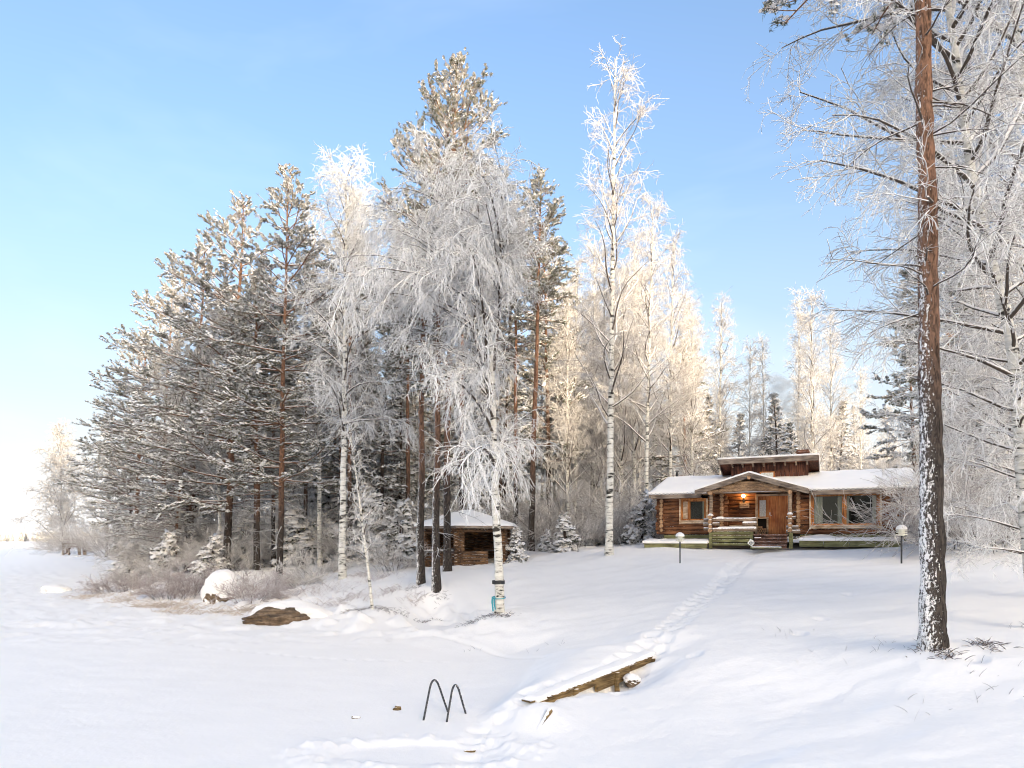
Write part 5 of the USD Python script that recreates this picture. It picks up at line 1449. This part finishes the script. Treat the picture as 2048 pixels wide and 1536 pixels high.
# ------------------------------------------------------------------ bushes, grass and heath on the shore
def bush(px, py, d, h, w, seed, label, stems=24, frost="twig_grey", lean=(0, 0), group=None, tw=9):
    rng = RNG(seed)
    p = on_ground(px, py, d)
    t = thing("frosted_bush", label, "bush", matrix(p), group)
    n = stems
    a = rng.uniform(0, 6.28, n); r = np.sqrt(rng.uniform(0, 1, n)) * w * 0.35
    base = np.stack([np.cos(a) * r, np.sin(a) * r * 0.6, np.full(n, -0.15)], 1)
    dirs = unit(np.stack([np.cos(a) * 0.6 + lean[0], np.sin(a) * 0.45 + lean[1], rng.uniform(0.6, 1.3, n)], 1))
    P = np.stack([base, base + dirs * 0.05], 1); R = np.full((n, 2), 0.02)
    ln = h * rng.uniform(0.6, 1.25, n)
    P1, R1 = grow(rng, P, R, np.arange(n), np.full(n, 0.99), ln, np.full(n, 0.05), 7, droop=0.10, wiggle=0.13, radius=np.full(n, 0.014), taper=0.45)
    i2 = np.repeat(np.arange(n), tw)
    l2 = ln[i2] * rng.uniform(0.2, 0.5, len(i2))
    P2, R2 = grow(rng, P1, R1, i2, rng.uniform(0.2, 1, len(i2)), l2, rng.uniform(0.35, 0.9, len(i2)), 5, droop=0.05, wiggle=0.14, radius=np.full(len(i2), 0.011), taper=0.7)
    i3 = np.repeat(np.arange(len(P2)), 6)
    P3, R3 = grow(rng, P2, R2, i3, rng.uniform(0.1, 1, len(i3)), l2[i3] * rng.uniform(0.3, 0.6, len(i3)), rng.uniform(0.35, 0.9, len(i3)), 2, wiggle=0.12, radius=np.full(len(i3), 0.0095), taper=0.7)
    part(t, "stem", tubes(P1, R1, 4), M["limb"])
    part(t, "frosted_twig", join3(tubes(P2, np.maximum(R2, 0.008), 3), tubes(P3, np.maximum(R3, 0.007), 3)), M[frost])
    return t


M["twig_rose"] = frosted("frosted_rose_twig_look", (0.22, 0.14, 0.12), thr=-0.15, soft=0.4, amount=0.9, frost=(0.82, 0.78, 0.77))
M["dry_grass"] = frosted("frosted_straw_look", (0.46, 0.34, 0.23), thr=0.05, soft=0.45, amount=0.85, frost=(0.84, 0.79, 0.74))
M["heath"] = frosted("heather_sprig_look", (0.07, 0.04, 0.035), thr=0.45, soft=0.25, amount=0.9)
bush(240, 1178, 42, 1.2, 3.2, 61, "wide frosted bush low on the tip of the point", 40, "twig_rose", (-0.3, 0))
bush(345, 1190, 37, 1.25, 3.2, 62, "dense frosted bush left of the snow capped boulder", 46, "twig_rose")
bush(395, 1178, 38, 1.6, 3.0, 63, "taller frosted bush behind the snow capped boulder", 44, "twig_rose")
bush(300, 1160, 43, 1.8, 3.2, 64, "dark stemmed frosted bush under the shore pines", 44, "twig_grey", (-0.35, 0))
bush(505, 1205, 33, 1.5, 2.0, 65, "arching frosted bush right of the snow capped boulder", 36, "twig_rose", (0.15, 0))
bush(285, 1128, 78, 1.8, 3.2, 66, "frosted bush beside the far timber landing", 40, "twig_rose")
bush(600, 1170, 36, 1.2, 2.4, 67, "thin frosted bush right of the orange shore pine trunk", 26, "twig_grey")
bush(640, 1150, 40, 1.6, 2.6, 68, "frosted bush left of the mottled birch trunk", 26, "twig_grey")
bush(785, 1148, 36, 1.5, 2.2, 69, "frosted bush between the bowed young birch and the hut", 24, "twig_grey")
bush(1160, 1098, 41, 2.0, 2.6, 70, "bare frosted bush right behind the bushy young spruce", 30, "twig_grey")
bush(1260, 1088, 42, 2.6, 3.0, 71, "bare frosted bush behind the foot of the clean white trunk", 30, "twig_grey")
bush(1700, 1080, 46, 5.5, 5.5, 72, "big dark frosted bush behind the right roof slope", 60, "twig_grey", tw=12)
bush(1320, 1086, 44, 4.0, 3.4, 74, "frosted bush behind the left corner of the cabin", 36, "twig_grey")
bush(1920, 1090, 27, 3.0, 4.5, 75, "dense frosted thicket right of the foreground pine", 60, "twig_grey", tw=12)
bush(2010, 1096, 24, 3.2, 4.5, 76, "dense frosted thicket at the right edge behind the boughs", 60, "twig_grey", tw=12)


bsrc = str(bush(690, 1120, 52, 3.0, 3.0, 80, "grey frosted sapling thicket in the shade left of the hut", 34, "twig_grey", tw=10))
for i in range(70):
    d = rngf.uniform(44, 85)
    px = rngf.uniform(380 - (d - 44) * 3, 1400)
    x = (px - CX) / F_PX * d
    s = rngf.uniform(0.8, 1.5)
    copy_of(bsrc, f"grey frosted sapling thicket between the trunks {next(n for lim, n in PLACES if px < lim)}", matrix((x, d, height(x, d)), rngf.uniform(0, 6.28), (s * 1.3, s * 1.3, s)), None, f"sapling thickets {next(n for lim, n in PLACES if px < lim)}")


for px, d, s, lab in [(318, 60, 1.1, "tall lilac grey frosted thicket under the third shore pine"), (405, 56, 1.3, "tall lilac grey frosted thicket left of the thick dark pine trunk"),
                      (480, 54, 1.3, "tall lilac grey frosted thicket between the thick dark trunk and the orange trunk"), (600, 50, 1.2, "tall lilac grey frosted thicket just right of the orange shore pine trunk")]:
    x = (px - CX) / F_PX * d
    copy_of(bsrc, lab, matrix((x, d, height(x, d)), px * 0.1, (s * 1.15, s * 1.15, s * 1.25)))


for px, d, s, lab in [(110, 164, 1.3, "pale frosted thicket left behind the timber landing"), (160, 164, 1.8, "pale frosted thicket right behind the timber landing"), (212, 140, 2.0, "pale frosted thicket between the timber landing and the furthest shore pine"), (240, 112, 2.4, "pale frosted thicket at the foot of the furthest shore pine")]:
    x = (px - CX) / F_PX * d
    copy_of(bsrc, lab, matrix((x, d, height(x, d)), px * 0.1, (s * 1.4, s * 1.4, s)))
p, H = stand(212, 1110, 128.0, 830)
copy_of(sp2, "small far shore pine right behind the timber landing", matrix(p, 0.9, (0.8, 0.8, H / H1)), "shore_pine")


def tufts(name, spots, blades, length, rad, material, label, category, seed, up=0.5):
    rng = RNG(seed)
    out = []
    for (px, py, d, spread) in spots:
        p = at(px, py, d)
        n = int(blades * spread)
        o = p[:2] + rng.normal(0, 1, (n, 2)) * np.array([0.35, 0.22]) * spread
        z = snow_height(o[:, 0], o[:, 1]) - 0.03
        base = np.column_stack([o, z])
        a = rng.uniform(0, 6.28, n)
        dd = unit(np.stack([np.cos(a), np.sin(a) * 0.7, rng.uniform(up, up + 1.1, n)], 1))
        ln = length * rng.uniform(0.4, 1.2, n)
        P = [base]
        for i in range(3):
            dd = unit(dd + np.array([0, 0, -0.28]))
            P.append(P[-1] + dd * (ln / 3)[:, None])
        out.append(tubes(np.stack(P, 1), np.full((n, 4), rad) * np.array([1, 0.9, 0.75, 0.4]), 3))
    q = part(None, name, join3(*out), M[material])
    data(stage.GetPrimAtPath(q), label=label, category=category, kind="stuff")


tufts("shore_grass", [(185, 1198, 39, 2.4), (265, 1202, 37.5, 1.6), (250, 1210, 35.5, 1.5), (330, 1214, 34, 2.0), (380, 1222, 33, 1.6), (300, 1219, 33.5, 1.5), (430, 1228, 31, 1.4), (480, 1228, 30.5, 1.5), (350, 1232, 31, 1.4), (515, 1215, 31, 1.0)], 62, 0.62, 0.010, "dry_grass", "frosted straw coloured sedge along the shoreline", "grass", 5)
tufts("bank_grass", [(600, 1190, 34, 2.0), (560, 1185, 36, 1.8), (660, 1175, 33, 2.2), (700, 1185, 31, 1.6), (770, 1185, 30, 1.6), (650, 1205, 31, 1.8), (720, 1160, 35, 1.6), (830, 1200, 28.5, 1.0), (610, 1160, 38, 2), (760, 1150, 34, 1.6)], 55, 0.45, 0.008, "twig_rose", "thin frosted stalks sticking out of the snow under the trees", "grass", 6, 0.9)
tufts("heather", [(725, 1217, 27.5, 1.1), (765, 1220, 27.2, 0.9), (790, 1218, 27.0, 0.9), (855, 1222, 26.6, 0.7), (950, 1240, 23.9, 0.8), (985, 1240, 23.6, 0.9), (1012, 1238, 23.4, 0.6), (830, 1172, 29.5, 0.6), (880, 1178, 28.7, 0.6), (690, 1222, 27.5, 0.8), (1985, 1303, 11.2, 0.5), (1965, 1300, 11.4, 0.3), (1885, 1292, 11.2, 0.35), (1905, 1310, 11.0, 0.25), (1845, 1287, 11.5, 0.25)],
      130, 0.2, 0.007, "heath", "dark heather sprigs poking through the snow", "ground cover", 7, 0.5)
tufts("stray_stalk", [(1610, 1275, 14.5, 0.8), (1700, 1320, 12.6, 1.2), (1780, 1290, 12, 1.0), (1560, 1270, 15, 0.6), (2000, 1370, 9.6, 0.8), (1830, 1380, 9.8, 1.0), (1940, 1340, 10.4, 1.2), (250, 1238, 31, 1.0), (180, 1215, 35, 0.8), (1080, 1290, 19, 1.0), (960, 1300, 20.5, 0.8), (2030, 1250, 13, 1.2)], 7, 0.22, 0.0035, "heath", "single dry stalks standing in the open snow", "grass", 8, 1.4)

# teal strap and dark band on the weeping birch
p = at(998, 1228, 24.0); p[2] = height(p[0], p[1])
M["teal"] = look("teal_cloth_look", {"p": ("principled_bsdf", {"base_color": (0.05, 0.30, 0.36), "roughness": 0.8})}, [])
st = thing("teal_strap", "teal strap tied round the foot of the weeping birch with a hanging end", "strap", matrix(p))
aa = np.linspace(0, 2 * np.pi, 25)
loop = np.stack([np.cos(aa) * 0.235 - 0.01, np.sin(aa) * 0.235, 0.62 + 0.03 * np.sin(aa)], 1)
part(st, "loop", tubes(loop[None], np.full((1, 25), 0.018), 6), M["teal"])
for k, (dx, ln) in enumerate(((-0.20, 0.46), (-0.14, 0.40), (-0.23, 0.33))):
    q = trunk_line([(dx, -0.19, 0.66), (dx - 0.03, -0.235, 0.45), (dx + 0.02 * k, -0.25, 0.62 - ln)], 8)
    part(st, "hanging_end", tubes(q[None], np.full((1, 8), 0.032 - 0.006 * k), 6), M["teal"])
band = np.stack([np.cos(aa) * 0.205 - 0.02, np.sin(aa) * 0.205, np.full(25, 1.16)], 1)
bd = thing("bark_band", "dark band round the trunk of the weeping birch above the teal strap", "band", matrix(p))
part(bd, "band", tubes(np.concatenate([band, band + (0, 0, 0.04), band + (0, 0, -0.04)]).reshape(3, 25, 3), np.full((3, 25), 0.028), 6), M["black"])

# ------------------------------------------------------------------ far shore wood and the wood on the ridge behind the viewpoint
rngw = RNG(99)


def rough_tree(seed, h, w, n):
    rng = RNG(seed)
    z = rng.uniform(0.05, 1, n) ** 0.85
    a = rng.uniform(0, 6.28, n)
    r = w * (1.02 - z) * np.sqrt(rng.uniform(0.1, 1, n))
    c = np.stack([np.cos(a) * r, np.sin(a) * r, z * h], 1)
    s = np.clip(0.14 * w * (1.3 - z), 0.1, None)
    d1 = unit(rng.normal(0, 1, (n, 3))); d2 = unit(np.cross(d1, rng.normal(0, 1, (n, 3))))
    v = np.stack([c + d1 * s[:, None] * 1.6, c - d1 * s[:, None] + d2 * s[:, None] * 1.3, c - d1 * s[:, None] - d2 * s[:, None] * 1.3], 1).reshape(-1, 3)
    return v, np.arange(3 * n).reshape(-1, 3)


M["far_wood"] = look("far_frosted_wood_look", {"g": ("geometry", {}), "r": ("rgb_ramp", {"ramp": [(0.0, (0.42, 0.41, 0.40)), (0.5, (0.70, 0.70, 0.70)), (1.0, (0.80, 0.80, 0.81))]}), "p": ("principled_bsdf", {"roughness": 0.9, "specular_ior_level": 0.1})}, [("g.random_per_island", "r.fac"), ("r.color", "p.base_color")])
M["ridge_wood"] = look("ridge_wood_look", {"g": ("geometry", {}), "r": ("rgb_ramp", {"ramp": [(0.0, (0.04, 0.05, 0.03)), (0.5, (0.12, 0.12, 0.09)), (0.62, (0.6, 0.6, 0.6)), (1.0, (0.75, 0.75, 0.75))]}), "p": ("principled_bsdf", {"roughness": 0.9, "specular_ior_level": 0.1})}, [("g.random_per_island", "r.fac"), ("r.color", "p.base_color")])


def scatter(name, label, category, pts, scales, mesh, material):
    pi = UsdGeom.PointInstancer.Define(stage, "/World/" + name)
    proto = f"/World/{name}/tree"
    raw_mesh(proto, mesh[0], mesh[1], M[material])
    pi.CreatePrototypesRel().SetTargets([proto])
    n = len(pts)
    pi.CreateProtoIndicesAttr(Vt.IntArray.FromNumpy(np.zeros(n, np.int32)))
    pi.CreatePositionsAttr(Vt.Vec3fArray.FromNumpy(np.asarray(pts, np.float32)))
    pi.CreateScalesAttr(Vt.Vec3fArray.FromNumpy(np.asarray(scales, np.float32)))
    an = rngw.uniform(0, np.pi, n)
    pi.CreateOrientationsAttr(Vt.QuathArray([Gf.Quath(float(math.cos(q)), 0, 0, float(math.sin(q))) for q in an]))
    data(pi.GetPrim(), label=label, category=category, kind="stuff")


n = 700
yy = rngw.uniform(850, 1150, n); xx = rngw.uniform(-1300, 200, n)
hh = rngw.uniform(8, 14, n)
scatter("far_shore_wood", "pale frosted wood along the far shore of the lake", "woods", np.stack([xx, yy, np.zeros(n) - 0.3], 1), np.stack([hh * 0.30, hh * 0.30, hh], 1), rough_tree(5, 1.0, 1.0, 260), "far_wood")
pts, scs = [], []
while len(pts) < 330:
    s_, q_ = rngw.uniform(370, 440), rngw.uniform(-170, 170)
    x, y = SUN_H[0] * s_ - SUN_H[1] * q_, SUN_H[1] * s_ + SUN_H[0] * q_
    pts.append((x, y, height(x, y) - 0.3)); scs.append((4.0, 4.0, rngw.uniform(8, 13)))
scatter("ridge_wood", "snowy wood on the hill behind the viewpoint", "woods", pts, scs, rough_tree(6, 1.0, 1.0, 420), "ridge_wood")

# ------------------------------------------------------------------ smoke over the chimney
M["smoke"] = look("chimney_smoke_look", {
    "tc": ("texture_coordinate", {}), "n": ("noise_texture", {"scale": 0.9, "detail": 4.0, "roughness": 0.6, "distortion": 0.8}), "r": ("map_range", {"from_min": 0.42, "from_max": 0.75, "to_min": 0.0, "to_max": 2.2, "clamp": True}),
    "v": ("principled_volume", {"color": (0.93, 0.92, 0.92), "anisotropy": 0.2})}, [("tc.object", "n.vector"), ("n.fac", "r.value"), ("r.result", "v.density")], surface=None, volume="v.volume")
sm_base = cabin_point(0.96, 4.9, 5.3)
line = trunk_line([(0, 0, 0), (-0.05, 0, 1.0), (-0.35, 0.1, 2.0), (-0.9, 0.3, 3.0), (-1.5, 0.5, 4.2)], 20)
rads = np.interp(np.linspace(0, 1, 20), [0, 0.3, 0.8, 1], [0.10, 0.35, 0.75, 0.25])
v, f, nrm = tubes(line[None], rads[None], 20)
capm = np.vstack([line[:1], line[-1:]])
nv = len(v)
j = np.arange(20); j2 = (j + 1) % 20
f = np.vstack([f, np.stack([np.full(20, nv), j2, j], 1), np.stack([np.full(20, nv + 1), 19 * 20 + j, 19 * 20 + j2], 1)])
smk = thing("chimney_smoke", "thin pale smoke drifting up from the chimney", "smoke", matrix(sm_base), kind="stuff")
part(smk, "plume", (np.vstack([v, capm]), f), M["smoke"])
